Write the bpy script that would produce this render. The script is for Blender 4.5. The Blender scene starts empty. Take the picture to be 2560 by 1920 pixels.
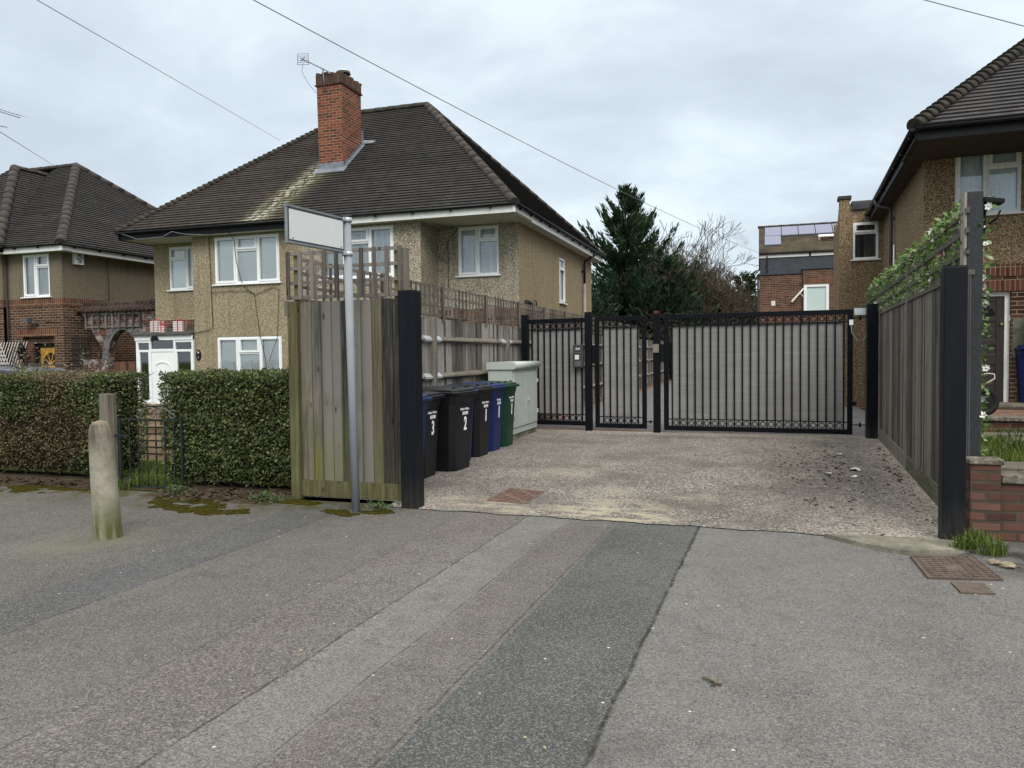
import bpy, math, random
from mathutils import Vector, Matrix, noise
rad = math.radians
V3 = Vector
scene = bpy.context.scene
COL = scene.collection
random.seed(7)

# ---------------------------------------------------------------- camera
cam = bpy.data.cameras.new("camera"); cam_o = bpy.data.objects.new("camera", cam); COL.objects.link(cam_o)
cam.sensor_width = 36.0; cam.lens = 1900.0 / 2560.0 * 36.0; cam.clip_start = 0.05; cam.clip_end = 2000
YAW, PIT, ROL = rad(18.0), rad(2.23), rad(0.7)
f_ = V3((-math.sin(YAW)*math.cos(PIT), math.cos(YAW)*math.cos(PIT), -math.sin(PIT)))
r_ = V3((math.cos(YAW), math.sin(YAW), 0)); u_ = r_.cross(f_)
r2 = r_*math.cos(ROL) - u_*math.sin(ROL); u2 = r_*math.sin(ROL) + u_*math.cos(ROL)
cam_o.matrix_world = Matrix(((r2.x, u2.x, -f_.x, 0), (r2.y, u2.y, -f_.y, 0), (r2.z, u2.z, -f_.z, 1.5), (0, 0, 0, 1)))
scene.camera = cam_o

# ---------------------------------------------------------------- sky, sun, exposure
SUN_EL, SUN_AZ = rad(43), rad(152)          # azimuth measured clockwise from +Y
world = bpy.data.worlds.new("World"); scene.world = world; world.use_nodes = True
wt = world.node_tree; wt.nodes.clear()
def wn(t, **kw):
    n = wt.nodes.new(t)
    for k, v in kw.items(): setattr(n, k, v)
    return n
sky = wn('ShaderNodeTexSky', sky_type='NISHITA', sun_disc=False, sun_elevation=SUN_EL, sun_rotation=SUN_AZ)
tc = wn('ShaderNodeTexCoord'); sep = wn('ShaderNodeSeparateXYZ'); wt.links.new(tc.outputs['Generated'], sep.inputs[0])
def wmath(op, a, b=None, clamp=False):
    n = wn('ShaderNodeMath', operation=op, use_clamp=clamp)
    for i, v in enumerate((a, b)):
        if v is None: continue
        if isinstance(v, (int, float)): n.inputs[i].default_value = v
        else: wt.links.new(v, n.inputs[i])
    return n.outputs[0]
zc = wmath('MAXIMUM', sep.outputs['Z'], 0.0)
den = wmath('ADD', zc, 0.22)
cmb = wn('ShaderNodeCombineXYZ')
wt.links.new(wmath('DIVIDE', sep.outputs['X'], den), cmb.inputs[0]); wt.links.new(wmath('DIVIDE', sep.outputs['Y'], den), cmb.inputs[1])
mp = wn('ShaderNodeMapping'); wt.links.new(cmb.outputs[0], mp.inputs[0]); mp.inputs['Rotation'].default_value = (0, 0, rad(25)); mp.inputs['Scale'].default_value = (0.8, 0.95, 1); mp.inputs['Location'].default_value = (2.7, 0.6, 0)
def wnoise(scale, detail, rough, dist=0.0):
    n = wn('ShaderNodeTexNoise'); n.inputs['Scale'].default_value = scale; n.inputs['Detail'].default_value = detail
    n.inputs['Roughness'].default_value = rough; n.inputs['Distortion'].default_value = dist; wt.links.new(mp.outputs[0], n.inputs['Vector']); return n.outputs['Fac']
nsum = wmath('ADD', wmath('MULTIPLY', wnoise(1.15, 5, 0.55, 0.35), 0.7), wmath('MULTIPLY', wnoise(3.1, 5, 0.6, 0.3), 0.3))
cr = wn('ShaderNodeValToRGB'); wt.links.new(nsum, cr.inputs[0])
e = cr.color_ramp.elements
e[0].position = 0.38; e[0].color = (3.95, 4.45, 5.0, 1)
e[1].position = 0.61; e[1].color = (5.6, 6.3, 6.7, 1)
m_ = e.new(0.50); m_.color = (4.6, 5.2, 5.75, 1)
# an overcast sky is brighter overhead than near the horizon
grad = wn('ShaderNodeMapRange'); wt.links.new(zc, grad.inputs[0])
grad.inputs['From Min'].default_value = 0.42; grad.inputs['From Max'].default_value = 1.0; grad.inputs['To Min'].default_value = 0.0; grad.inputs['To Max'].default_value = 1.0
top = wn('ShaderNodeMix', data_type='RGBA'); top.inputs[6].default_value = (1, 1, 1, 1); top.inputs[7].default_value = (3.35, 2.85, 2.4, 1); wt.links.new(grad.outputs[0], top.inputs[0])
cl = wn('ShaderNodeVectorMath', operation='MULTIPLY'); wt.links.new(cr.outputs[0], cl.inputs[0]); wt.links.new(top.outputs[2], cl.inputs[1])
mx = wn('ShaderNodeMix', data_type='RGBA'); mx.inputs[0].default_value = 0.93
wt.links.new(sky.outputs[0], mx.inputs[6]); wt.links.new(cl.outputs[0], mx.inputs[7])
bg = wn('ShaderNodeBackground'); bg.inputs[1].default_value = 0.10; wt.links.new(mx.outputs[2], bg.inputs[0])
wo = wn('ShaderNodeOutputWorld'); wt.links.new(bg.outputs[0], wo.inputs[0])
sun = bpy.data.lights.new("sun", 'SUN'); sun.energy = 1.5; sun.angle = rad(34); sun.color = (1.0, 0.95, 0.88)
sun_o = bpy.data.objects.new("sun", sun); COL.objects.link(sun_o)
sd = V3((math.sin(SUN_AZ)*math.cos(SUN_EL), math.cos(SUN_AZ)*math.cos(SUN_EL), math.sin(SUN_EL)))
sun_o.rotation_euler = sd.to_track_quat('Z', 'Y').to_euler()
vs = scene.view_settings; vs.view_transform = 'Standard'; vs.look = 'None'; vs.exposure = 0.70; vs.gamma = 1.0; vs.use_curve_mapping = False
scene.cycles.max_bounces = 6; scene.cycles.transparent_max_bounces = 12

# ---------------------------------------------------------------- materials
class NT:
    def __init__(s, name, rough=0.7, spec=0.3, metal=0.0):
        s.m = bpy.data.materials.new(name); s.m.use_nodes = True; s.t = s.m.node_tree
        s.b = s.t.nodes['Principled BSDF']; s.b.inputs['Roughness'].default_value = rough
        s.b.inputs['Specular IOR Level'].default_value = spec; s.b.inputs['Metallic'].default_value = metal
        s.c = s.t.nodes.new('ShaderNodeTexCoord'); s.g = s.t.nodes.new('ShaderNodeNewGeometry')
        s.uv = s.c.outputs['UV']; s.ob = s.c.outputs['Object']; s.rnd = s.g.outputs['Random Per Island']; s.pos = s.g.outputs['Position']
    def put(s, sock, v):
        if hasattr(v, 'is_output') or isinstance(v, bpy.types.NodeSocket): s.t.links.new(v, sock)
        elif isinstance(v, (tuple, list)): sock.default_value = tuple(v) + ((1.0,) if len(v) == 3 and len(sock.default_value) == 4 else ())
        else: sock.default_value = v
    def n(s, t, inp=None, **kw):
        nd = s.t.nodes.new(t)
        for k, v in kw.items(): setattr(nd, k, v)
        for k, v in (inp or {}).items(): s.put(nd.inputs[k], v)
        return nd
    def map(s, vec, scale=(1, 1, 1), rot=(0, 0, 0), loc=(0, 0, 0)):
        return s.n('ShaderNodeMapping', {'Vector': vec, 'Scale': scale, 'Rotation': rot, 'Location': loc}).outputs[0]
    def noise(s, vec, scale, detail=4, rough=0.55, dist=0.0):
        return s.n('ShaderNodeTexNoise', {'Vector': vec, 'Scale': scale, 'Detail': detail, 'Roughness': rough, 'Distortion': dist}).outputs['Fac']
    def vor(s, vec, scale, feature='F1'):
        return s.n('ShaderNodeTexVoronoi', {'Vector': vec, 'Scale': scale}, feature=feature)
    def vr(s, vec, scale):            # a random value per cell
        v = s.vor(vec, scale); return s.n('ShaderNodeSeparateColor', {0: v.outputs['Color']}).outputs[0]
    def ramp(s, fac, stops, interp='LINEAR'):
        nd = s.n('ShaderNodeValToRGB', {0: fac}); nd.color_ramp.interpolation = interp; el = nd.color_ramp.elements
        while len(el) < len(stops): el.new(0.5)
        for i, (p, c) in enumerate(stops):
            el[i].position = p; c = (c, c, c) if isinstance(c, (int, float)) else c; el[i].color = tuple(c) + (1,)
        return nd.outputs[0]
    def mix(s, f, a, b, bl='MIX'):
        nd = s.n('ShaderNodeMix', data_type='RGBA', blend_type=bl); s.put(nd.inputs[0], f); s.put(nd.inputs[6], a); s.put(nd.inputs[7], b); return nd.outputs[2]
    def math(s, op, a, b=0.0, clamp=False):
        return s.n('ShaderNodeMath', {0: a, 1: b}, operation=op, use_clamp=clamp).outputs[0]
    def sep(s, vec): return s.n('ShaderNodeSeparateXYZ', {0: vec}).outputs
    def mr(s, v, a, b, c=0.0, d=1.0, smooth=False):
        return s.n('ShaderNodeMapRange', {0: v, 1: a, 2: b, 3: c, 4: d}, interpolation_type='SMOOTHSTEP' if smooth else 'LINEAR').outputs[0]
    def out(s, col, bump=None, strength=0.4, dist=0.01):
        s.put(s.b.inputs['Base Color'], col)
        if bump is not None:
            s.put(s.b.inputs['Normal'], s.n('ShaderNodeBump', {'Height': bump, 'Strength': strength, 'Distance': dist}).outputs[0])
        return s.m

def plain(name, col, rough=0.5, spec=0.4, metal=0.0, var=0.12, sc=9.0, bump=0.0):
    s = NT(name, rough, spec, metal); f = s.noise(s.ob, sc, 5, 0.6)
    c = s.mix(s.mr(f, 0.3, 0.7), tuple(x*(1-var) for x in col), tuple(min(1, x*(1+var)) for x in col))
    return s.out(c, s.noise(s.ob, 60, 3) if bump else None, bump, 0.004)

def pebble(name, dark, mid, light, tint, sc=75.0, contrast=1.0):
    s = NT(name, 0.95, 0.1); v = s.vor(s.uv, sc); r = s.n('ShaderNodeSeparateColor', {0: v.outputs['Color']}).outputs[0]
    r2 = s.noise(s.uv, sc*0.55, 3, 0.7)
    k = s.math('ADD', s.math('MULTIPLY', r, 0.55), s.math('MULTIPLY', r2, 0.45))
    c = s.ramp(k, [(0.12, dark), (0.48, mid), (0.78, light)])
    big = s.noise(s.uv, 0.55, 5, 0.6); c = s.mix(s.mr(big, 0.35, 0.7, 0, 0.55), c, tint, 'MULTIPLY')
    z = s.noise(s.map(s.uv, (6, 0.25, 1)), 1.0, 4, 0.6); c = s.mix(s.mr(z, 0.5, 0.7, 0, 0.5), c, tuple(x*0.62 for x in mid))
    return s.out(c, v.outputs['Distance'], 0.7, 0.012)

def brick(name, cols, mortar, bw=0.225, rh=0.075, mt=0.009, offs=0.5, dirt=0.3, soil=(0.03, 0.03, 0.025), white=0.0):
    s = NT(name, 0.9, 0.15); wob = s.n('ShaderNodeVectorMath', {0: s.uv, 1: (0, 0, 0)}, operation='ADD')
    nz = s.n('ShaderNodeTexNoise', {'Vector': s.uv, 'Scale': 6.0}); s.put(wob.inputs[1], s.n('ShaderNodeVectorMath', {0: nz.outputs['Color'], 'Scale': 0.008}, operation='SCALE').outputs[0])
    b = s.n('ShaderNodeTexBrick', {'Vector': wob.outputs[0], 'Color1': (0, 0, 0), 'Color2': (1, 1, 1), 'Mortar': (0.5, 0.5, 0.5), 'Scale': 1.0, 'Mortar Size': mt, 'Mortar Smooth': 0.25, 'Bias': 0.0, 'Brick Width': bw, 'Row Height': rh}, offset=offs)
    per = s.n('ShaderNodeSeparateColor', {0: b.outputs['Color']}).outputs[0]
    n2 = s.noise(s.uv, 38, 4, 0.65); k = s.math('ADD', s.math('MULTIPLY', per, 0.75), s.math('MULTIPLY', n2, 0.25))
    c = s.ramp(k, [(0.1 + 0.8*i/(len(cols)-1), q) for i, q in enumerate(cols)])
    c = s.mix(b.outputs['Fac'], c, s.mix(s.mr(s.noise(s.uv, 3, 3), .35, .7), mortar, tuple(x*0.6 for x in mortar)))
    c = s.mix(s.mr(s.noise(s.uv, 1.3, 6, 0.65), 0.5, 0.75, 0, dirt), c, soil)
    if white: c = s.mix(s.mr(s.noise(s.uv, 4.5, 5, 0.7), 0.60 - white*0.12, 0.66, 0, 0.75), c, (0.42, 0.42, 0.43))
    return s.out(c, s.math('SUBTRACT', s.math('MULTIPLY', n2, 0.25), b.outputs['Fac']), 0.6, 0.008)

def tiles(name, c1, c2, lichen=None, split=None, moss=0.15):
    s = NT(name, 0.85, 0.2)
    b = s.n('ShaderNodeTexBrick', {'Vector': s.uv, 'Color1': (0, 0, 0), 'Color2': (1, 1, 1), 'Mortar': (0, 0, 0), 'Scale': 1.0, 'Mortar Size': 0.004, 'Mortar Smooth': 0.1, 'Brick Width': 0.168, 'Row Height': 0.135}, offset=0.5)
    per = s.n('ShaderNodeSeparateColor', {0: b.outputs['Color']}).outputs[0]
    big = s.noise(s.uv, 0.8, 5, 0.6)
    k = s.math('ADD', s.math('MULTIPLY', per, 0.3), s.math('MULTIPLY', big, 0.7))
    c = s.ramp(k, [(0.15, c1[0]), (0.5, c1[1]), (0.85, c1[2])])
    if split is not None:
        cb = s.ramp(k, [(0.15, c2[0]), (0.5, c2[1]), (0.85, c2[2])])
        x = s.sep(s.ob)[0]; c = s.mix(s.mr(x, split - 0.12, split + 0.12), c, cb)
    sp = s.noise(s.uv, 26, 4, 0.7); c = s.mix(s.mr(sp, 0.7, 0.75, 0, 0.35), c, (0.19, 0.18, 0.16))
    ms = s.noise(s.uv, 2.2, 5, 0.65); c = s.mix(s.mr(ms, 0.6, 0.8, 0, moss), c, (0.07, 0.075, 0.03))
    if lichen:
        o = s.sep(s.ob); xx = s.math('ADD', o[0], s.math('MULTIPLY', o[1], -0.3))     # band running down the slope from the stack
        d = s.math('ABSOLUTE', s.math('SUBTRACT', xx, lichen)); band = s.mr(d, 0.10, 0.85, 1, 0, True)
        below = s.mr(o[1], 19.3, 18.3, 0, 1)
        g = s.math('MULTIPLY', band, below)
        c = s.mix(s.math('MULTIPLY', g, 0.55), c, (0.115, 0.11, 0.055))
        w = s.vr(s.uv, 9.0); w2 = s.noise(s.uv, 13, 4, 0.7)
        m = s.math('MULTIPLY', s.mr(s.math('ADD', s.math('MULTIPLY', w, .45), w2), 0.74, 0.82), g)
        d2 = s.math('ABSOLUTE', s.math('SUBTRACT', xx, lichen - 0.12)); m = s.math('MULTIPLY', m, s.mr(d2, 0.05, 0.62, 1.05, 0, True), True)
        c = s.mix(s.math('MULTIPLY', m, .8), c, (0.40, 0.39, 0.33))
    return s.out(c, per, 0.25, 0.006)

def wood(name, cols, green=0.0, grow='bottom', axis=2, grain=1.0, yellow=False):
    s = NT(name, 0.85, 0.15); off = s.n('ShaderNodeCombineXYZ', {0: s.math('MULTIPLY', s.rnd, 37.0), 1: s.math('MULTIPLY', s.rnd, 11.0), 2: s.math('MULTIPLY', s.rnd, 23.0)}).outputs[0]
    p = s.n('ShaderNodeVectorMath', {0: s.ob, 1: off}, operation='ADD').outputs[0]
    sc = [26.0*grain]*3; sc[axis] = 1.3
    g = s.noise(s.map(p, tuple(sc)), 1.0, 5, 0.6, 0.6); sc2 = [70.0*grain]*3; sc2[axis] = 3.0; g2 = s.noise(s.map(p, tuple(sc2)), 1.0, 3, 0.6)
    k = s.math('ADD', s.math('MULTIPLY', s.rnd, 0.36), s.math('ADD', s.math('MULTIPLY', g, 0.46), s.math('MULTIPLY', g2, 0.24)))
    c = s.ramp(k, [(0.38, cols[0]), (0.5, cols[1]), (0.63, cols[2])])
    sc3 = [7.0]*3; sc3[axis] = 2.6
    kn = s.vor(s.map(p, tuple(sc3)), 1.0).outputs['Distance']; c = s.mix(s.mr(kn, 0.07, 0.13, 0.8, 0), c, tuple(x*0.25 for x in cols[0]))
    c = s.mix(s.mr(s.noise(s.ob, 1.6, 5, 0.7), 0.5, 0.8, 0, 0.5), c, tuple(x*0.5 for x in cols[0]))
    if yellow:
        yb = s.math('GREATER_THAN', s.math('FRACT', s.math('MULTIPLY', s.rnd, 13.7)), 0.78); c = s.mix(s.math('MULTIPLY', yb, 0.24), c, s.mix(g, (0.12, 0.10, 0.035), (0.27, 0.225, 0.10)))
    if green:
        z = s.sep(s.ob)[2]; m = s.mr(s.noise(s.map(s.ob, (5, 5, 0.9)), 1.0, 5, 0.65), 0.35, 0.7)
        low = s.mr(z, 0.05, 1.15, 1.0, 0.10); rr = s.mr(s.math('FRACT', s.math('MULTIPLY', s.rnd, 7.3)), 0.25, 0.9, 0.15, 1.2)
        f = s.math('MULTIPLY', s.math('MULTIPLY', s.math('MULTIPLY', m, low), rr), green, True)
        c = s.mix(f, c, (0.135, 0.148, 0.03))
    return s.out(c, g, 0.35, 0.004)

def leafmat(name, cols, rough=0.5, spec=0.35, trans=0.15):
    s = NT(name, rough, spec); c = s.ramp(s.rnd, [(i/(len(cols)-1), q) for i, q in enumerate(cols)])
    big = s.noise(s.ob, 2.2, 3); c = s.mix(s.mr(big, .35, .7, 0, .45), c, tuple(x*.6 for x in cols[0]))
    s.out(c)
    if trans:
        tr = s.n('ShaderNodeBsdfTranslucent', {0: c}); mxs = s.n('ShaderNodeMixShader', {0: trans, 1: s.b.outputs[0], 2: tr.outputs[0]})
        s.t.links.new(mxs.outputs[0], s.t.nodes['Material Output'].inputs[0])
    return s.m

def glassmat(name, tint=(0.97, 0.985, 0.985), refl=0.14):
    s = NT(name); t = s.n('ShaderNodeBsdfTransparent', {0: tint}); g = s.n('ShaderNodeBsdfGlossy', {0: (0.85, 0.88, 0.9), 'Roughness': 0.03})
    f = s.n('ShaderNodeFresnel', {0: 1.5}); k = s.math('ADD', s.math('MULTIPLY', f.outputs[0], 1.6), refl*0.3, True)
    mxs = s.n('ShaderNodeMixShader', {0: k, 1: t.outputs[0], 2: g.outputs[0]}); s.t.links.new(mxs.outputs[0], s.t.nodes['Material Output'].inputs[0]); return s.m

M = {}
M['peb_tan'] = pebble('pebbledash_tan', (0.09, 0.07, 0.042), (0.275, 0.228, 0.15), (0.53, 0.465, 0.345), (0.84, 0.80, 0.72))
M['peb_cream'] = pebble('pebbledash_cream', (0.06, 0.051, 0.038), (0.275, 0.24, 0.18), (0.62, 0.565, 0.46), (0.85, 0.83, 0.78), 60)
M['peb_side'] = pebble('pebbledash_side', (0.11, 0.083, 0.05), (0.29, 0.234, 0.148), (0.50, 0.42, 0.295), (0.9, 0.84, 0.74), 75)
M['peb_grey'] = pebble('pebbledash_grey', (0.085, 0.07, 0.05), (0.18, 0.15, 0.11), (0.27, 0.23, 0.17), (0.8, 0.78, 0.72), 90)
M['peb_brown'] = pebble('pebbledash_brown', (0.04, 0.025, 0.013), (0.175, 0.122, 0.07), (0.44, 0.35, 0.24), (0.8, 0.76, 0.68), 66)
M['brick_red'] = brick('brick_red', [(0.034, 0.02, 0.016), (0.078, 0.038, 0.028), (0.115, 0.058, 0.042)], (0.29, 0.225, 0.15))
M['brick_dark'] = brick('brick_dark', [(0.035, 0.018, 0.014), (0.085, 0.038, 0.026), (0.13, 0.055, 0.036)], (0.15, 0.13, 0.1), white=0.0)
M['brick_arch'] = brick('brick_arch', [(0.04, 0.022, 0.018), (0.10, 0.045, 0.032), (0.15, 0.065, 0.045)], (0.17, 0.15, 0.13), white=1.0)
M['brick_chim'] = brick('brick_chimney', [(0.06, 0.03, 0.022), (0.165, 0.045, 0.027), (0.235, 0.072, 0.042)], (0.30, 0.23, 0.165), dirt=0.35, soil=(0.07, 0.05, 0.035))
M['brick_cap'] = brick('brick_chimney_cap', [(0.04, 0.03, 0.022), (0.10, 0.055, 0.038), (0.15, 0.075, 0.05)], (0.07, 0.065, 0.055), bw=0.075, rh=0.225, offs=0.0, dirt=0.6)
M['brick_sold'] = brick('brick_soldier', [(0.06, 0.027, 0.02), (0.12, 0.042, 0.028), (0.165, 0.062, 0.042)], (0.27, 0.21, 0.145), bw=0.075, rh=0.225, offs=0.0)
M['brick_rear'] = brick('brick_rear', [(0.045, 0.024, 0.018), (0.105, 0.047, 0.032), (0.15, 0.068, 0.047)], (0.24, 0.195, 0.15), dirt=0.15)
M['brick_pier'] = brick('brick_pier', [(0.055, 0.032, 0.026), (0.105, 0.05, 0.038), (0.15, 0.078, 0.06)], (0.085, 0.072, 0.055), rh=0.078, dirt=1.0, soil=(0.04, 0.036, 0.022), mt=0.014)
BR3 = [(0.021, 0.0175, 0.0155), (0.041, 0.034, 0.030), (0.068, 0.056, 0.049)]; GR3 = [(0.016, 0.0152, 0.0155), (0.031, 0.029, 0.0285), (0.052, 0.048, 0.046)]
M['tile_main'] = tiles('roof_tiles_main', BR3, GR3, lichen=-16.63, split=-10.95)
M['tile_far'] = tiles('roof_tiles_far', GR3, GR3, moss=0.5)
M['tile_right'] = tiles('roof_tiles_right', [(0.03, 0.029, 0.03), (0.055, 0.052, 0.053), (0.085, 0.08, 0.078)], GR3)
M['tile_hip'] = plain('hip_tiles', (0.046, 0.04, 0.036), 0.85, 0.2, var=0.5, sc=5)
M['tile_moss'] = plain('bonnet_tiles', (0.046, 0.043, 0.036), 0.9, 0.1, var=0.55, sc=7)
M['tile_clay'] = plain('clay_coping', (0.055, 0.037, 0.031), 0.85, 0.2, var=0.5, sc=6)
M['roof_rear'] = plain('rear_roof', (0.056, 0.048, 0.034), 0.9, 0.1, var=0.45, sc=1.6)
M['upvc'] = plain('white_upvc', (0.78, 0.80, 0.81), 0.35, 0.45, var=0.03)
M['white_old'] = plain('old_white_paint', (0.72, 0.72, 0.70), 0.6, 0.3, var=0.12, sc=14)
M['fascia'] = plain('white_fascia', (0.72, 0.72, 0.70), 0.5, 0.35, var=0.08)
M['soffit'] = plain('soffit_boards', (0.50, 0.48, 0.43), 0.7, 0.2, var=0.15)
M['soffit_dark'] = wood('dark_soffit', [(0.018, 0.015, 0.011), (0.045, 0.037, 0.027), (0.085, 0.07, 0.05)], axis=0)
M['black_paint'] = plain('black_paint', (0.007, 0.008, 0.010), 0.55, 0.15, var=0.4, sc=4)
M['gutter'] = plain('black_gutter', (0.007, 0.007, 0.009), 0.4, 0.3, var=0.2)
M['dp_grey'] = plain('grey_downpipe', (0.30, 0.28, 0.26), 0.7, 0.2, var=0.35, sc=3)
M['dp_dark'] = plain('dark_downpipe', (0.06, 0.06, 0.068), 0.45, 0.4, var=0.2)
M['lead'] = plain('lead_flashing', (0.17, 0.19, 0.22), 0.55, 0.4, metal=0.3, var=0.3, sc=6)
M['black_metal'] = plain('black_gate_paint', (0.0032, 0.004, 0.0065), 0.55, 0.12, var=0.3, sc=6)
s = NT('black_post_paint', 0.5, 0.16); z = s.sep(s.ob)[2]; sm_ = s.noise(s.map(s.ob, (14, 14, 1.4)), 1, 6, .7); fl_ = s.noise(s.ob, 26, 5, .75)
c = s.mix(s.mr(sm_, .5, .75, 0, .6), (0.0042, 0.0055, 0.009), (0.014, 0.015, 0.018)); c = s.mix(s.math('MULTIPLY', s.mr(z, .35, .0), s.mr(sm_, .35, .6, 0, .8)), c, (0.04, 0.038, 0.032)); c = s.mix(s.mr(fl_, .70, .73, 0, .7), c, (0.055, 0.055, 0.055))
M['black_post'] = s.out(c, fl_, .15, .003)
M['rust'] = plain('rusty_cap', (0.085, 0.026, 0.02), 0.8, 0.2, var=0.5, sc=20)
M['galv'] = plain('galvanised_steel', (0.50, 0.54, 0.56), 0.45, 0.5, metal=0.4, var=0.12)
M['pole'] = plain('grey_pole_paint', (0.25, 0.275, 0.30), 0.6, 0.2, var=0.07, sc=5)
M['signface'] = plain('blank_sign_face', (0.60, 0.63, 0.63), 0.35, 0.45, var=0.05, sc=3)
M['signframe'] = plain('sign_frame', (0.20, 0.22, 0.23), 0.45, 0.45, metal=0.3, var=0.2)
M['darkline'] = plain('dark_edging', (0.03, 0.032, 0.035), 0.5)
M['cab'] = plain('cabinet_paint', (0.40, 0.445, 0.42), 0.45, 0.4, var=0.08, sc=4)
M['bin_black'] = plain('black_bin_plastic', (0.007, 0.008, 0.010), 0.42, 0.28, var=0.25, sc=5)
M['bin_blue'] = plain('blue_bin_plastic', (0.006, 0.017, 0.085), 0.42, 0.3, var=0.2, sc=5)
M['bin_green'] = plain('green_bin_plastic', (0.004, 0.036, 0.019), 0.42, 0.3, var=0.2, sc=5)
M['rubber'] = plain('rubber', (0.012, 0.012, 0.013), 0.75, 0.2, var=0.3)
M['decal'] = plain('white_decal', (0.82, 0.83, 0.84), 0.5, 0.3, var=0.02)
M['decal_grey'] = plain('grey_decal', (0.35, 0.36, 0.38), 0.6, 0.2)
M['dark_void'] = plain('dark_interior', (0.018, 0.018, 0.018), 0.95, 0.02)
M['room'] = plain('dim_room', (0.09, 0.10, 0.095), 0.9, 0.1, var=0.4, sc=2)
M['blind'] = plain('white_blind', (0.86, 0.90, 0.90), 0.6, 0.2, var=0.03)
M['frost'] = plain('frosted_pane', (0.50, 0.60, 0.59), 0.3, 0.5, var=0.05, sc=1)
M['glass'] = glassmat('window_glass')
M['glass_dark'] = glassmat('dark_glass', (0.5, 0.53, 0.5), 0.3)
M['solar'] = None
M['slate'] = plain('slate_cladding', (0.05, 0.058, 0.068), 0.7, 0.25, var=0.25, sc=3)
M['concrete'] = None
M['gold'] = plain('brass', (0.35, 0.24, 0.08), 0.4, 0.5, metal=0.6)
M['door_yellow'] = plain('varnished_door', (0.42, 0.225, 0.03), 0.4, 0.45, var=0.3, sc=7)
M['door_dark'] = plain('dark_brown_door', (0.024, 0.015, 0.013), 0.4, 0.45, var=0.2)
M['lattice_white'] = plain('white_lattice', (0.62, 0.60, 0.60), 0.6, 0.2)
M['steel_dark'] = plain('wrought_iron', (0.012, 0.02, 0.018), 0.45, 0.4, var=0.3, sc=20)
M['scroll_metal'] = plain('worn_iron', (0.12, 0.12, 0.12), 0.4, 0.5, metal=0.4, var=0.5, sc=30)
M['cable'] = plain('grey_cable', (0.19, 0.20, 0.205), 0.7, 0.2)
M['cable_dark'] = plain('dark_cable', (0.04, 0.04, 0.038), 0.7, 0.2)
M['alu'] = plain('aerial_metal', (0.16, 0.165, 0.19), 0.5, 0.4, metal=0.4)
M['ribbon'] = plain('red_ribbon', (0.42, 0.02, 0.03), 0.5, 0.3)
M['gift'] = None
M['paper'] = plain('litter_paper', (0.56, 0.58, 0.54), 0.8, 0.1, var=0.1)
M['deadleaf'] = plain('dead_leaves', (0.062, 0.046, 0.033), 0.9, 0.1, var=0.6, sc=30)
M['stone'] = plain('loose_stone', (0.24, 0.21, 0.145), 0.9, 0.1, var=0.3, sc=12)
M['car_paint'] = plain('car_paint', (0.30, 0.33, 0.37), 0.22, 0.6, metal=0.5, var=0.04)
M['car_dark'] = plain('car_trim', (0.012, 0.012, 0.014), 0.3, 0.5)
WG = [(0.06, 0.055, 0.049), (0.165, 0.152, 0.136), (0.30, 0.28, 0.255)]
M['wood_grey'] = wood('weathered_boards', WG)
M['wood_front'] = wood('weathered_front_boards', [(0.030, 0.0285, 0.026), (0.092, 0.087, 0.079), (0.185, 0.175, 0.158)], green=1.1, yellow=True)
M['wood_green'] = wood('algae_stained_timber', [(0.058, 0.055, 0.030), (0.115, 0.11, 0.055), (0.175, 0.166, 0.092)], green=0.75)
M['wood_trellis'] = wood('trellis_timber', [(0.058, 0.051, 0.044), (0.118, 0.106, 0.092), (0.185, 0.168, 0.148)], grain=1.5)
M['wood_rail'] = wood('rail_timber', [(0.06, 0.054, 0.045), (0.135, 0.122, 0.102), (0.215, 0.195, 0.165)], axis=1)
M['wood_fpost'] = wood('fence_post_timber', [(0.10, 0.092, 0.078), (0.19, 0.175, 0.15), (0.29, 0.268, 0.232)])
M['wood_right'] = wood('dark_boards', [(0.045, 0.04, 0.034), (0.105, 0.094, 0.08), (0.17, 0.155, 0.132)])
M['wood_rtrel'] = wood('dark_trellis', [(0.035, 0.033, 0.027), (0.075, 0.07, 0.06), (0.12, 0.112, 0.095)], axis=1)
M['wood_post'] = wood('post_timber', [(0.10, 0.09, 0.068), (0.19, 0.172, 0.135), (0.28, 0.255, 0.21)], green=0.12)
M['wood_lap'] = wood('lap_panel', [(0.125, 0.085, 0.054), (0.20, 0.142, 0.095), (0.27, 0.2, 0.14)], axis=0)
M['wood_red'] = wood('red_gate_timber', [(0.05, 0.024, 0.016), (0.10, 0.048, 0.032), (0.15, 0.075, 0.05)])
M['sleeper'] = wood('sleeper', [(0.05, 0.045, 0.038), (0.11, 0.10, 0.085), (0.18, 0.165, 0.14)], axis=0)
s = NT('ribbed_dark_post', 0.75, 0.2); wv = s.vor(s.map(s.uv, (75, 38, 1)), 1.0).outputs['Distance']
M['ribbed'] = s.out(s.mix(s.mr(wv, .1, .6), (0.042, 0.047, 0.049), (0.030, 0.034, 0.036)), wv, 0.35, 0.004)
s = NT('solar_panel', 0.12, 0.6); u = s.sep(s.uv); fx = s.math('FRACT', s.math('MULTIPLY', u[0], 11.0)); ln = s.math('LESS_THAN', fx, 0.12)
M['solar'] = s.out(s.mix(ln, (0.125, 0.14, 0.225), (0.205, 0.22, 0.30)))
s = NT('gift_wrap', 0.6, 0.2); u = s.sep(s.ob); fz = s.math('FRACT', s.math('ADD', s.math('MULTIPLY', u[2], 22.0), s.math('MULTIPLY', u[0], 1.0)))
M['gift'] = s.out(s.mix(s.math('LESS_THAN', fz, 0.38), (0.68, 0.64, 0.63), (0.20, 0.12, 0.12)))
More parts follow.
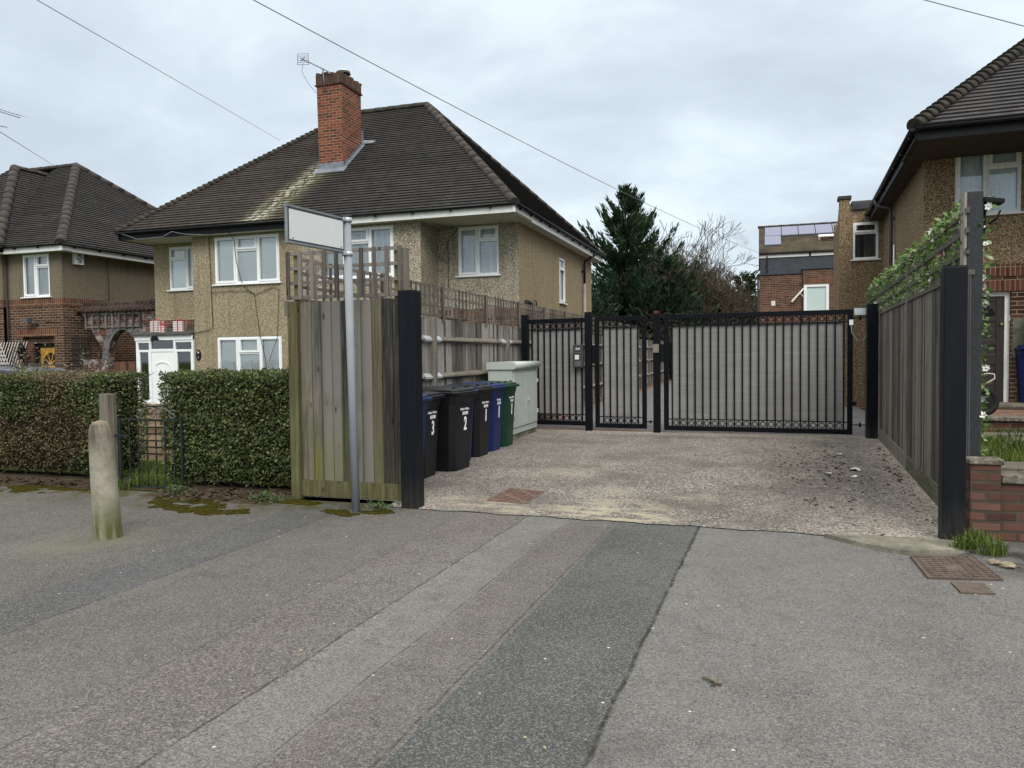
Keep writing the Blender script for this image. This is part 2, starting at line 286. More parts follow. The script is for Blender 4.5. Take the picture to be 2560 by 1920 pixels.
s = NT('weathered_concrete', 0.92, 0.1); nz = s.noise(s.ob, 5, 6, 0.65); sp = s.noise(s.ob, 45, 4, 0.7)
M['concrete'] = s.out(s.mix(s.mr(sp, .45, .7, 0, .5), s.ramp(nz, [(.3, (0.075, 0.073, 0.06)), (.52, (0.17, 0.165, 0.13)), (.75, (0.29, 0.275, 0.225))]), (0.08, 0.08, 0.06)), sp, .4, .006)
s = NT('lichened_coping', 0.92, 0.1); nz = s.noise(s.ob, 18, 6, 0.7)
M['coping'] = s.out(s.ramp(nz, [(.35, (0.045, 0.043, 0.035)), (.52, (0.15, 0.14, 0.115)), (.62, (0.22, 0.2, 0.16)), (.72, (0.55, 0.55, 0.5))]), nz, .4, .006)
s = NT('bollard_concrete', 0.92, 0.1); z = s.sep(s.ob)[2]; nz = s.noise(s.ob, 7, 6, 0.68); fine = s.noise(s.ob, 60, 4, 0.7); drip = s.noise(s.map(s.ob, (16, 16, 1.6)), 1, 5, .65)
c = s.ramp(nz, [(.3, (0.19, 0.175, 0.135)), (.6, (0.33, 0.315, 0.255)), (.8, (0.43, 0.415, 0.35))])
c = s.mix(s.math('MULTIPLY', s.mr(z, .62, .86, 0, 1), s.mr(drip, .30, .52, 0.15, .95)), c, (0.085, 0.074, 0.057))
c = s.mix(s.math('MULTIPLY', s.mr(z, .95, .99, 0, 1), .7), c, (0.25, 0.215, 0.14))
c = s.mix(s.math('MULTIPLY', s.mr(z, .42, .08, 0, 1), s.mr(drip, .28, .58)), c, (0.085, 0.098, 0.034))
c = s.mix(s.mr(fine, .60, .68, 0, .75), c, (0.055, 0.047, 0.03))
M['bollard'] = s.out(c, fine, .5, .004)
s = NT('privacy_mesh', 0.8, 0.15); o = s.sep(s.ob); nz = s.noise(s.map(s.ob, (1.2, 1.2, 14)), 1, 4, .6); wv = s.noise(s.map(s.ob, (2, 2, 90)), 1, 2, .5); bg2 = s.noise(s.ob, 1.3, 3)
k = s.math('ADD', s.math('MULTIPLY', nz, .4), s.math('ADD', s.math('MULTIPLY', wv, .3), s.math('MULTIPLY', bg2, .3)))
M['mesh'] = s.out(s.ramp(k, [(.3, (0.17, 0.166, 0.16)), (.5, (0.225, 0.22, 0.212)), (.7, (0.285, 0.28, 0.27))]), wv, .3, .002)
s = NT('net_curtain', 0.8, 0.1); nz = s.noise(s.map(s.ob, (30, 30, 18)), 1, 3, .7); fl = s.noise(s.map(s.ob, (14, 14, .6)), 1, 2)
M['net'] = s.out(s.mix(s.mr(nz, .45, .62, 0, .45), s.ramp(fl, [(.3, (0.44, 0.48, 0.51)), (.7, (0.68, 0.73, 0.75))]), (0.80, 0.83, 0.83)))
s = NT('old_curtain', 0.85, 0.1); fl = s.noise(s.map(s.ob, (22, 22, .5)), 1, 3)
M['curtain'] = s.out(s.ramp(fl, [(.35, (0.03, 0.03, 0.032)), (.55, (0.12, 0.115, 0.115)), (.75, (0.26, 0.25, 0.24))]))

# ground materials
def asphalt():
    s = NT('pavement_asphalt', 0.93, 0.12); o = s.sep(s.ob)
    wob = s.math('MULTIPLY', s.math('SUBTRACT', s.noise(s.ob, 2.6, 5, .6), .5), .045)
    x = s.math('ADD', s.math('ADD', o[0], wob), s.math('MULTIPLY', s.math('SUBTRACT', o[1], 4.5), -0.03))
    t = s.mr(x, -8.0, 4.0)
    p = lambda xx: (xx + 8.0)/12.0
    A = (0.092, 0.088, 0.082); Bl = (0.070, 0.073, 0.079); C_ = (0.104, 0.098, 0.092); Br = (0.115, 0.104, 0.099); Lt = (0.153, 0.150, 0.145); Dk = (0.060, 0.068, 0.068); Gr = (0.138, 0.136, 0.132)
    base = s.ramp(t, [(0, A), (p(-4.45), Bl), (p(-3.9), C_), (p(-2.72), Br), (p(-2.1), Lt), (p(-1.69), Br), (p(-1.28), Dk), (p(-0.55), Gr)], 'CONSTANT')
    soft = s.ramp(t, [(0, A), (p(-4.7), A), (p(-4.25), Bl), (p(-3.95), C_), (p(-2.8), C_), (p(-2.6), Br), (p(-2.1), Lt), (p(-1.7), Br), (p(-1.28), Dk), (p(-0.55), Gr)])
    c = s.mix(0.12, base, soft)
    big = s.noise(s.ob, 0.75, 6, .62); c = s.mix(s.mr(big, .40, .68, 0, .42), c, s.mix(.5, c, (0.22, 0.215, 0.205))); b2_ = s.noise(s.map(s.ob, (1, .45, 1), loc=(4, 9, 0)), 1.5, 6, .66); c = s.mix(s.mr(b2_, .5, .7, 0, .38), c, (0.055, 0.053, 0.05))
    mid = s.noise(s.ob, 4.5, 5, .65); c = s.mix(s.mr(mid, .5, .8, 0, .5), c, (0.06, 0.058, 0.054))
    st = s.vor(s.ob, 165.0); r = s.n('ShaderNodeSeparateColor', {0: st.outputs['Color']}).outputs[0]
    c = s.mix(s.mr(r, 0.0, 0.42, .58, 0), c, (0.028, 0.027, 0.026)); c = s.mix(s.mr(r, 0.66, 1.0, 0, .46), c, (0.31, 0.298, 0.28))
    coarse = s.vr(s.ob, 85.0); band = s.mr(s.math('ABSOLUTE', s.math('ADD', x, 2.35)), .3, .5, 1, .35); c = s.mix(s.math('MULTIPLY', s.mr(coarse, .8, .97), s.math('MULTIPLY', band, .34)), c, (0.32, 0.30, 0.265))
    c = s.mix(s.math('MULTIPLY', s.mr(coarse, .2, .02), s.math('MULTIPLY', band, .45)), c, (0.03, 0.028, 0.026))
    bright = s.vr(s.ob, 22.0); c = s.mix(s.math('GREATER_THAN', bright, .988), c, s.mix(s.mr(s.vor(s.ob, 22.0).outputs['Distance'], .12, .2), (0.5, 0.49, 0.46), c))
    for xb, w, k in ((-0.55, .017, .85), (-1.28, .010, .6), (-1.69, .009, .55), (-2.1, .012, .65), (-2.72, .008, .4), (-3.9, .010, .5)):
        d = s.math('ABSOLUTE', s.math('SUBTRACT', x, xb)); cn = s.noise(s.ob, 9.0, 4, .7)
        c = s.mix(s.math('MULTIPLY', s.mr(d, w*.3, w, k, 0), s.mr(cn, .38, .56, .15, 1)), c, (0.022, 0.022, 0.014))
    dsp = s.n('ShaderNodeVectorMath', {0: s.n('ShaderNodeTexNoise', {'Vector': s.ob, 'Scale': 2.2, 'Detail': 5, 'Roughness': .7}).outputs['Color'], 'Scale': .55}, operation='SCALE').outputs[0]
    cv = s.n('ShaderNodeTexVoronoi', {'Vector': s.n('ShaderNodeVectorMath', {0: s.ob, 1: dsp}, operation='ADD').outputs[0], 'Scale': .62}, feature='DISTANCE_TO_EDGE').outputs['Distance']
    c = s.mix(s.math('MULTIPLY', s.mr(cv, .005, .0015, 0, .38), s.mr(s.noise(s.ob, .9, 3), .5, .56)), c, (0.03, 0.029, 0.024))
    ol = s.noise(s.map(s.ob, (1, 1, 1), loc=(3, 1, 5)), 1.1, 3, .5); c = s.mix(s.mr(ol, .66, .74, 0, .45), c, (0.05, 0.048, 0.046))
    # moss and damp by the frontage line
    fm = s.math('MULTIPLY', s.mr(o[1], 5.95, 6.6), s.mr(o[0], -3.2, -4.0)); mn = s.noise(s.ob, 3.2, 6, .65)
    c = s.mix(s.math('MULTIPLY', fm, s.mr(mn, .44, .56, 0, .85)), c, s.mix(s.noise(s.ob, 60, 3), (0.025, 0.03, 0.006), (0.085, 0.08, 0.02)))
    d1 = s.n('ShaderNodeVectorMath', {0: s.ob, 1: (-5.28, 4.85, 0)}, operation='DISTANCE').outputs['Value']
    c = s.mix(s.math('MULTIPLY', s.mr(d1, .65, .12), s.mr(mn, .35, .6, 0, .55)), c, (0.17, 0.165, 0.10))
    d2 = s.n('ShaderNodeVectorMath', {0: s.ob, 1: (1.85, 6.2, 0)}, operation='DISTANCE').outputs['Value']
    c = s.mix(s.math('MULTIPLY', s.mr(d2, .75, .2), s.mr(mn, .38, .6, 0, .9)), c, (0.03, 0.027, 0.02))
    h = s.math('ADD', st.outputs['Distance'], s.math('MULTIPLY', s.noise(s.ob, 30, 3), .6))
    return s.out(c, h, .55, .006)
M['asphalt'] = asphalt()
def gravel():
    s = NT('resin_gravel_drive', 0.95, 0.1); o = s.sep(s.ob)
    st = s.vor(s.ob, 80.0); r = s.n('ShaderNodeSeparateColor', {0: st.outputs['Color']}).outputs[0]
    f = s.noise(s.ob, 26, 4, .7); k = s.math('ADD', s.math('MULTIPLY', r, .6), s.math('MULTIPLY', f, .4))
    c = s.ramp(k, [(.2, (0.046, 0.039, 0.034)), (.42, (0.127, 0.117, 0.105)), (.6, (0.22, 0.208, 0.188)), (.8, (0.455, 0.435, 0.395))])
    big = s.noise(s.ob, .9, 6, .65); c = s.mix(s.mr(big, .42, .64, 0, .7), c, (0.105, 0.094, 0.087)); b3_ = s.noise(s.map(s.ob, (1.6, .6, 1)), 1.7, 6, .68); c = s.mix(s.mr(b3_, .54, .7, 0, .5), c, (0.27, 0.25, 0.22))
    # loose pale chippings along the right edge, the mouth and the fence foot
    lb = s.noise(s.ob, 2.0, 5, .65)
    edge = s.math('MAXIMUM', s.math('MULTIPLY', s.mr(o[0], .2, 1.1), s.mr(o[1], 8.4, 6.9)), s.mr(s.math('SUBTRACT', o[0], s.math('MULTIPLY', s.math('SUBTRACT', o[1], 7), .05)), 1.05, 1.5))
    edge = s.math('MAXIMUM', edge, s.math('MULTIPLY', s.mr(o[0], -2.6, -3.2), s.mr(o[1], 7.8, 6.8)))
    edge = s.math('MAXIMUM', edge, s.mr(o[1], 13.7, 14.3))
    pale = s.ramp(k, [(.2, (0.065, 0.055, 0.047)), (.4, (0.24, 0.21, 0.182)), (.7, (0.46, 0.425, 0.38))])
    c = s.mix(s.math('MULTIPLY', edge, s.mr(lb, .3, .5), True), c, pale)
    # sandy worn scabs near the mouth
    for (px, py, rr, kk) in ((-1.35, 7.0, .8, .95), (-1.0, 6.9, .45, .8), (-2.4, 7.0, .5, .75), (-2.9, 7.25, .35, .6), (-1.55, 8.0, .5, .4), (-2.3, 9.3, .7, .4), (-.6, 7.9, .35, .4)):
        d = s.n('ShaderNodeVectorMath', {0: s.ob, 1: (px, py, 0)}, operation='DISTANCE').outputs['Value']
        c = s.mix(s.math('MULTIPLY', s.mr(d, rr, rr*.35), s.mr(s.noise(s.map(s.ob, (3.0, 6.5, 1)), 1, 6, .7), .45, .56, 0, kk)), c, s.mix(f, (0.33, 0.30, 0.22), (0.42, 0.37, 0.29)))
    # dark leaf mould on the right
    d = s.n('ShaderNodeVectorMath', {0: s.map(s.ob, (1, .42, 1)), 1: (.95, 4.25, 0)}, operation='DISTANCE').outputs['Value']
    c = s.mix(s.math('MULTIPLY', s.mr(d, 1.05, .3), s.mr(s.noise(s.ob, 7.0, 6, .75), .44, .64, 0, .62)), c, (0.045, 0.035, 0.027))
    return s.out(c, s.math('ADD', st.outputs['Distance'], f), .8, .012)
M['gravel'] = gravel()
s = NT('block_paving', 0.9, 0.15); b = s.n('ShaderNodeTexBrick', {'Vector': s.uv, 'Color1': (0, 0, 0), 'Color2': (1, 1, 1), 'Mortar': (0, 0, 0), 'Scale': 1.0, 'Mortar Size': .008, 'Brick Width': .2, 'Row Height': .1}, offset=.5)
cc = s.ramp(s.n('ShaderNodeSeparateColor', {0: b.outputs['Color']}).outputs[0], [(0, (0.12, 0.12, 0.125)), (1, (0.20, 0.195, 0.195))])
M['blocks'] = s.out(s.mix(b.outputs['Fac'], cc, (0.05, 0.05, 0.05)), b.outputs['Fac'], -.3, .005)
M['blocks_red'] = brick('red_paviors', [(0.13, 0.06, 0.045), (0.22, 0.12, 0.09), (0.27, 0.19, 0.14)], (0.15, 0.13, 0.1), bw=.2, rh=.1)
s = NT('garden_soil', 0.95, 0.05); nz = s.noise(s.ob, 3, 6, .7); M['soil'] = s.out(s.ramp(nz, [(.3, (0.03, 0.024, 0.017)), (.7, (0.085, 0.065, 0.045))]), nz, .6, .03)
s = NT('lawn', 0.95, 0.05); nz = s.noise(s.ob, 9, 6, .7); M['lawn'] = s.out(s.ramp(nz, [(.3, (0.035, 0.05, 0.012)), (.7, (0.085, 0.11, 0.025))]), nz, .8, .03)
s = NT('moss', 0.98, 0.02); nz = s.noise(s.ob, 38, 5, .7); M['moss'] = s.out(s.ramp(nz, [(.3, (0.014, 0.015, 0.003)), (.55, (0.042, 0.038, 0.008)), (.75, (0.085, 0.072, 0.02))]), nz, .9, .012)
s = NT('cast_iron_cover', 0.7, 0.3, 0.2); nz = s.noise(s.ob, 14, 5, .7); M['iron'] = s.out(s.ramp(nz, [(.3, (0.065, 0.047, 0.038)), (.7, (0.145, 0.115, 0.095))]), nz, .3, .003)
s = NT('cast_iron_red', 0.8, 0.2, 0.1); nz = s.noise(s.ob, 14, 5, .7); M['iron_red'] = s.out(s.ramp(nz, [(.3, (0.09, 0.055, 0.045)), (.7, (0.18, 0.12, 0.10))]), nz, .3, .003)
M['leaf_green'] = leafmat('privet_leaf', [(0.026, 0.043, 0.014), (0.07, 0.10, 0.03), (0.12, 0.155, 0.05), (0.21, 0.22, 0.10)])
M['leaf_brown'] = leafmat('privet_leaf_brown', [(0.065, 0.05, 0.026), (0.155, 0.122, 0.062), (0.235, 0.185, 0.105), (0.15, 0.145, 0.062)])
M['twig'] = plain('privet_twig', (0.125, 0.095, 0.064), 0.9, 0.1, var=.4, sc=20)
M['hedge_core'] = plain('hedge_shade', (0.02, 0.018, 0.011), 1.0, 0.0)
M['conifer'] = leafmat('conifer_spray', [(0.013, 0.028, 0.016), (0.032, 0.064, 0.034), (0.065, 0.11, 0.052)], .7, .15, .1)
M['ever2'] = leafmat('evergreen_spray', [(0.014, 0.025, 0.012), (0.035, 0.055, 0.024), (0.06, 0.08, 0.035)], .7, .15, .1)
M['bark'] = plain('bark', (0.10, 0.08, 0.06), 0.95, 0.05, var=.35)
M['bark_pale'] = plain('twig_mass', (0.10, 0.083, 0.06), 0.95, 0.05, var=.35, sc=2)
M['ivy'] = leafmat('garland_leaf', [(0.045, 0.105, 0.018), (0.10, 0.19, 0.04), (0.19, 0.29, 0.08), (0.36, 0.44, 0.24)], .45, .4, .25)
M['petal_white'] = plain('white_petal', (0.75, 0.74, 0.70), .6, .2, var=.05)
M['petal_pink'] = plain('pink_petal', (0.66, 0.24, 0.34), .6, .2, var=.3, sc=40)
M['shrub'] = leafmat('variegated_leaf', [(0.11, 0.11, 0.06), (0.2, 0.19, 0.11), (0.30, 0.28, 0.19), (0.08, 0.08, 0.045)])
M['grass'] = leafmat('grass_blade', [(0.055, 0.085, 0.016), (0.105, 0.155, 0.03), (0.17, 0.215, 0.06)], .6, .2, .3)
M['weed'] = leafmat('weed_leaf', [(0.05, 0.09, 0.03), (0.09, 0.14, 0.05), (0.15, 0.19, 0.10)], .6, .2, .2)

# ---------------------------------------------------------------- geometry helpers
XF = [Matrix.Identity(4)]
Z = V3((0, 0, 1))
class MB:
    def __init__(s): s.v = []; s.f = []; s.sm = []
    def face(s, pts, sm=False):
        i = len(s.v); s.v.extend(V3(p) for p in pts); s.f.append(tuple(range(i, i+len(pts)))); s.sm.append(sm); return s
    def add(s, vs, fs, sm=False):
        i = len(s.v); s.v.extend(V3(p) for p in vs); s.f.extend(tuple(i+k for k in f) for f in fs); s.sm.extend([sm]*len(fs)); return s
    def hexa(s, p):        # 8 corners: bottom 0-3 ccw, top 4-7
        return s.add(p, [(3, 2, 1, 0), (4, 5, 6, 7), (0, 1, 5, 4), (1, 2, 6, 5), (2, 3, 7, 6), (3, 0, 4, 7)])
    def box(s, x0, x1, y0, y1, z0, z1):
        x0, x1 = min(x0, x1), max(x0, x1); y0, y1 = min(y0, y1), max(y0, y1); z0, z1 = min(z0, z1), max(z0, z1)
        return s.hexa([(x0, y0, z0), (x1, y0, z0), (x1, y1, z0), (x0, y1, z0), (x0, y0, z1), (x1, y0, z1), (x1, y1, z1), (x0, y1, z1)])
    def fbox(s, fr, a0, a1, d0, d1, z0, z1):   # box in a wall frame: a along, d outward, z up
        P = lambda a, d, z: fpt(fr, a, d, z)
        if a0 > a1: a0, a1 = a1, a0
        if d0 > d1: d0, d1 = d1, d0
        if z0 > z1: z0, z1 = z1, z0
        return s.hexa([P(a0, d1, z0), P(a1, d1, z0), P(a1, d0, z0), P(a0, d0, z0), P(a0, d1, z1), P(a1, d1, z1), P(a1, d0, z1), P(a0, d0, z1)])
    def bar(s, p, q, w, h, up=Z):
        p, q = V3(p), V3(q); t = (q-p).normalized(); u = t.cross(V3(up))
        if u.length < 1e-4: u = t.cross(V3((0, 1, 0)))
        u.normalize(); n = u.cross(t); u = u*w/2; n = n*h/2
        return s.hexa([p-u-n, p+u-n, q+u-n, q-u-n, p-u+n, p+u+n, q+u+n, q-u+n])
    def tube(s, pts, r, n=6, caps=True, sm=True):
        pts = [V3(p) for p in pts]; k = len(pts); rs = r if isinstance(r, (list, tuple)) else [r]*k
        vs = []; ref = None
        for i, p in enumerate(pts):
            t = (pts[min(i+1, k-1)] - pts[max(i-1, 0)])
            if t.length < 1e-9: t = V3((0, 0, 1))
            t.normalize()
            if ref is None: ref = t.orthogonal().normalized()
            ref = (ref - t*ref.dot(t))
            if ref.length < 1e-6: ref = t.orthogonal()
            ref.normalize(); b = t.cross(ref)
            for j in range(n):
                a = 2*math.pi*j/n; vs.append(p + (ref*math.cos(a) + b*math.sin(a))*rs[i])
        fs = [(i*n+j, i*n+(j+1) % n, (i+1)*n+(j+1) % n, (i+1)*n+j) for i in range(k-1) for j in range(n)]
        s.add(vs, fs, sm)
        if caps and n > 2:
            i0 = len(s.v) - k*n; s.f.append(tuple(i0+j for j in reversed(range(n)))); s.f.append(tuple(i0+(k-1)*n+j for j in range(n))); s.sm += [False, False]
        return s
    def cyl(s, p, q, r, n=12, r2=None): return s.tube([p, q], [r, r if r2 is None else r2], n)
    def lathe(s, prof, c, n=24, sm=True):
        c = V3(c); vs = [c + V3((r*math.cos(2*math.pi*j/n), r*math.sin(2*math.pi*j/n), z)) for r, z in prof for j in range(n)]
        fs = [(i*n+j, i*n+(j+1) % n, (i+1)*n+(j+1) % n, (i+1)*n+j) for i in range(len(prof)-1) for j in range(n)]
        i0 = len(s.v); s.add(vs, fs, sm); s.f.append(tuple(i0+j for j in reversed(range(n)))); s.f.append(tuple(i0+(len(prof)-1)*n+j for j in range(n))); s.sm += [False, False]; return s
    def ring(s, c, ax, R, r, n=14, m=5):
        ax = V3(ax).normalized(); u = ax.orthogonal().normalized(); w = ax.cross(u); c = V3(c); vs = []
        for i in range(n):
            a = 2*math.pi*i/n; d = u*math.cos(a)+w*math.sin(a)
            for j in range(m):
                b = 2*math.pi*j/m; vs.append(c + d*(R + r*math.cos(b)) + ax*r*math.sin(b))
        return s.add(vs, [(i*m+j, ((i+1) % n)*m+j, ((i+1) % n)*m+(j+1) % m, i*m+(j+1) % m) for i in range(n) for j in range(m)], True)
    def loft(s, secs, sm=False, caps=True):      # list of equal-length closed loops
        n = len(secs[0]); i0 = len(s.v)
        vs = [p for sec in secs for p in sec]
        s.add(vs, [(i*n+j, i*n+(j+1) % n, (i+1)*n+(j+1) % n, (i+1)*n+j) for i in range(len(secs)-1) for j in range(n)], sm)
        if caps:
            s.f.append(tuple(i0+j for j in reversed(range(n)))); s.f.append(tuple(i0+(len(secs)-1)*n+j for j in range(n))); s.sm += [False, False]
        return s
    def ext(s, poly, nrm, t):                     # a flat polygon given a thickness
        nrm = V3(nrm)*t; a = [V3(p) for p in poly]; return s.loft([a, [p+nrm for p in a]])
    def build(s, name, mat, parent=None, uv=True, bevel=0.0):
        me = bpy.data.meshes.new(name); X = XF[0]
        me.from_pydata([X @ p for p in s.v], [], s.f); me.materials.append(M[mat] if isinstance(mat, str) else mat)
        me.polygons.foreach_set('use_smooth', s.sm)
        if uv:
            lay = me.uv_layers.new(name='UVMap'); Xi = X.to_3x3().transposed(); me.update(); dat = [0.0]*(2*len(me.loops)); vs = s.v
            for p in me.polygons:
                n = Xi @ p.normal
                if abs(n.z) > 0.985: t = V3((1, 0, 0)); b = V3((0, 1, 0))
                else: t = Z.cross(n).normalized(); b = n.cross(t)
                for li in p.loop_indices:
                    q = vs[me.loops[li].vertex_index]; dat[2*li] = q.dot(t); dat[2*li+1] = q.dot(b)
            lay.data.foreach_set('uv', dat)
        o = bpy.data.objects.new(name, me); COL.objects.link(o)
        if bevel:
            bm_ = o.modifiers.new('bevel', 'BEVEL'); bm_.width = bevel; bm_.segments = 2; bm_.limit_method = 'ANGLE'; bm_.angle_limit = rad(40)
        return attach(o, parent)
BASE = {}
def attach(o, parent):
    if parent is not None:
        o.parent = parent
        if parent.name in BASE: o.matrix_parent_inverse = Matrix.Translation(-BASE[parent.name])
    return o
def tag(o, label=None, cat=None, group=None, kind=None):
    if label: o['label'] = label
    if cat: o['category'] = cat
    if group: o['group'] = group
    if kind: o['kind'] = kind
    return o
def thing(name, label, cat, loc, group=None):
    o = bpy.data.objects.new(name, None); COL.objects.link(o); o.empty_display_size = 0.2
    w = XF[0] @ V3(loc); o.location = w; BASE[o.name] = w.copy(); return tag(o, label, cat, group)
def again(o, dx, dy=0.0, dz=0.0):                  # the same part once more, shifted
    c = o.copy(); COL.objects.link(c); c.location = V3(o.location) + V3((dx, dy, dz)); return c
def FR(ox, oy, facing):                             # wall frames; facing: '-y', '+x', '-x', '+y'
    u, n = {'-y': ((1, 0, 0), (0, -1, 0)), '+x': ((0, 1, 0), (1, 0, 0)), '-x': ((0, -1, 0), (-1, 0, 0)), '+y': ((-1, 0, 0), (0, 1, 0))}[facing]
    return (V3((ox, oy, 0)), V3(u), V3(n))
def fpt(fr, a, d, z): return fr[0] + fr[1]*a + fr[2]*d + V3((0, 0, z))

def wall(mb, fr, a0, a1, z0, z1, holes=(), rev=0.11):
    As = sorted({a0, a1, *[h[i] for h in holes for i in (0, 1)]}); Zs = sorted({z0, z1, *[h[i] for h in holes for i in (2, 3)]})
    As = [a for a in As if a0 <= a <= a1]; Zs = [z for z in Zs if z0 <= z <= z1]
    for i in range(len(As)-1):
        for j in range(len(Zs)-1):
            ca, cz = (As[i]+As[i+1])/2, (Zs[j]+Zs[j+1])/2
            if any(h[0] < ca < h[1] and h[2] < cz < h[3] for h in holes): continue
            mb.face([fpt(fr, As[i], 0, Zs[j]), fpt(fr, As[i+1], 0, Zs[j]), fpt(fr, As[i+1], 0, Zs[j+1]), fpt(fr, As[i], 0, Zs[j+1])])
    for b0, b1, c0, c1 in holes:
        q = lambda a, d, z: fpt(fr, a, d, z)
        mb.face([q(b0, 0, c0), q(b0, 0, c1), q(b0, -rev, c1), q(b0, -rev, c0)]); mb.face([q(b1, 0, c1), q(b1, 0, c0), q(b1, -rev, c0), q(b1, -rev, c1)])
        mb.face([q(b0, 0, c1), q(b1, 0, c1), q(b1, -rev, c1), q(b0, -rev, c1)]); mb.face([q(b1, 0, c0), q(b0, 0, c0), q(b0, -rev, c0), q(b1, -rev, c0)])

def window(parent, fr, a0, a1, z0, z1, lights, cover='blind', fmat='upvc', sill=True, t=0.055, vents=True, pane='glass', sillmat=None):
    """lights: (a0, a1, z0, z1, opens) as fractions of the opening"""
    W, H = a1-a0, z1-z0; m = MB()
    m.fbox(fr, a0, a0+t, -0.09, -0.012, z0, z1); m.fbox(fr, a1-t, a1, -0.09, -0.012, z0, z1)
    m.fbox(fr, a0+t, a1-t, -0.09, -0.012, z1-t, z1); m.fbox(fr, a0+t, a1-t, -0.09, -0.012, z0, z0+t)
    for la0, la1, lz0, lz1, op in lights:
        b0, b1, c0, c1 = a0+W*la0, a0+W*la1, z0+H*lz0, z0+H*lz1
        if la1 < 0.999: m.fbox(fr, b1-t*.45, b1+t*.45, -0.088, -0.016, max(c0, z0+t), min(c1, z1-t))
        if lz1 < 0.999: m.fbox(fr, max(b0, a0+t), min(b1, a1-t), -0.087, -0.018, c1-t*.45, c1+t*.45)
        if op:
            i = t*.35; e0, e1, g0, g1 = max(b0+i, a0+t*.6), min(b1-i, a1-t*.6), max(c0+i, z0+t*.6), min(c1-i, z1-t*.6); q = .05
            m.fbox(fr, e0, e0+q, -0.05, 0.008, g0, g1); m.fbox(fr, e1-q, e1, -0.05, 0.008, g0, g1); m.fbox(fr, e0+q, e1-q, -0.05, 0.008, g1-q, g1); m.fbox(fr, e0+q, e1-q, -0.05, 0.008, g0, g0+q)
    wo_ = m.build('window', fmat, parent, bevel=.004)
    m = MB().face([fpt(fr, a0+.01, -0.062, z0+.01), fpt(fr, a1-.01, -0.062, z0+.01), fpt(fr, a1-.01, -0.062, z1-.01), fpt(fr, a0+.01, -0.062, z1-.01)]); m.build('pane', pane, wo_)
    if sill: MB().fbox(fr, a0-.06, a1+.06, -0.06, 0.06, z0-.035, z0-.003).build('sill', sillmat or fmat, wo_, bevel=.006)
    m = MB()
    if cover == 'blind':
        k = z0+.03
        while k < z1-.03:
            m.face([fpt(fr, a0+.02, -0.067, k), fpt(fr, a1-.02, -0.067, k), fpt(fr, a1-.02, -0.079, k+.056), fpt(fr, a0+.02, -0.079, k+.056)]); k += .055
        m.build('blind', 'blind', wo_)
    elif cover in ('net', 'curtain', 'frost'):
        n = max(6, int(W*22)); amp = {'net': .02, 'curtain': .03, 'frost': 0}[cover]; lo, hi = [], []
        for i in range(n+1):
            a = a0+.01+(W-.02)*i/n; d = -.095 + amp*.6*math.sin(i*1.9 + math.sin(i*.7)*1.5); lo.append(fpt(fr, a, d, z0)); hi.append(fpt(fr, a, d, z1))
        m.add(lo+hi, [(i, i+1, n+1+i+1, n+1+i) for i in range(n)], True); m.build('curtain' if cover != 'frost' else 'frosted_sheet', cover, wo_)
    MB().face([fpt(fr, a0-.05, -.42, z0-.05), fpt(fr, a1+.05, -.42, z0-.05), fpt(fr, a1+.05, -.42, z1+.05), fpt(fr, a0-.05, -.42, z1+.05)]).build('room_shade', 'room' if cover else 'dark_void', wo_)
    return wo_
L3 = [(0, .335, 0, 1, True), (.335, .665, 0, .70, False), (.335, .665, .70, 1, True), (.665, 1, 0, 1, True)]
L2R = [(0, .5, 0, 1, True), (.5, 1, 0, .70, False), (.5, 1, .70, 1, True)]
L2L = [(0, .5, 0, .70, False), (0, .5, .70, 1, True), (.5, 1, 0, 1, True)]

def clip(poly, d, c, keep_ge):
    out = []
    for i in range(len(poly)):
        p, q = poly[i], poly[(i+1) % len(poly)]; a, b = p.dot(d)-c, q.dot(d)-c
        if not keep_ge: a, b = -a, -b
        if a >= -1e-9: out.append(p)
        if (a > 1e-9 and b < -1e-9) or (a < -1e-9 and b > 1e-9): out.append(p + (q-p)*(a/(a-b)))
    return out
def roofplane(mb, poly, gauge=0.135, lift=0.028):
    poly = [V3(p) for p in poly]; n = V3((0, 0, 0))
    for i in range(len(poly)): n += poly[i].cross(poly[(i+1) % len(poly)])
    n.normalize()
    if n.z < 0: n = -n; poly.reverse()
    b = (Z - n*n.z).normalized(); vs = [p.dot(b) for p in poly]; v0, v1 = min(vs), max(vs); k = max(1, round((v1-v0)/gauge)); g = (v1-v0)/k
    t_ = b.cross(n)
    for i in range(k):
        lo, hi = v0+i*g, v0+(i+1)*g
        st = clip(clip(poly, b, lo, True), b, hi, False)
        if len(st) < 3: continue
        jit = lift*(1+random.uniform(-.12, .12))
        mb.face([p + n*(jit*(1-(p.dot(b)-lo)/g)) for p in st])
        low = [p for p in st if abs(p.dot(b)-lo) < 4e-3]
        if len(low) >= 2:
            low.sort(key=lambda p: p.dot(t_)); mb.face([low[-1], low[0], low[0]+n*jit, low[-1]+n*jit])
def hiptiles(mb, p0, p1, r=0.12, L=0.40, step=0.006, r_lo=1.035):
    p0, p1 = V3(p0), V3(p1); d = p1-p0; n = max(1, round(d.length/L)); t = d.normalized(); s_ = t.cross(Z).normalized(); up = s_.cross(t); K = 8
    for i in range(n):
        a = p0 + d*(i/n) - t*.02; b = p0 + d*((i+1)/n) + t*.02; rings = []
        for p, rr, ll in ((a, r*r_lo, step), (b, r, 0.0)):
            rings.append([p + up*(ll - r*.35) + (s_*math.cos(x) + up*math.sin(x))*rr for x in [math.pi*(-.05 + 1.1*j/K) for j in range(K+1)]])
        mb.loft(rings, True)
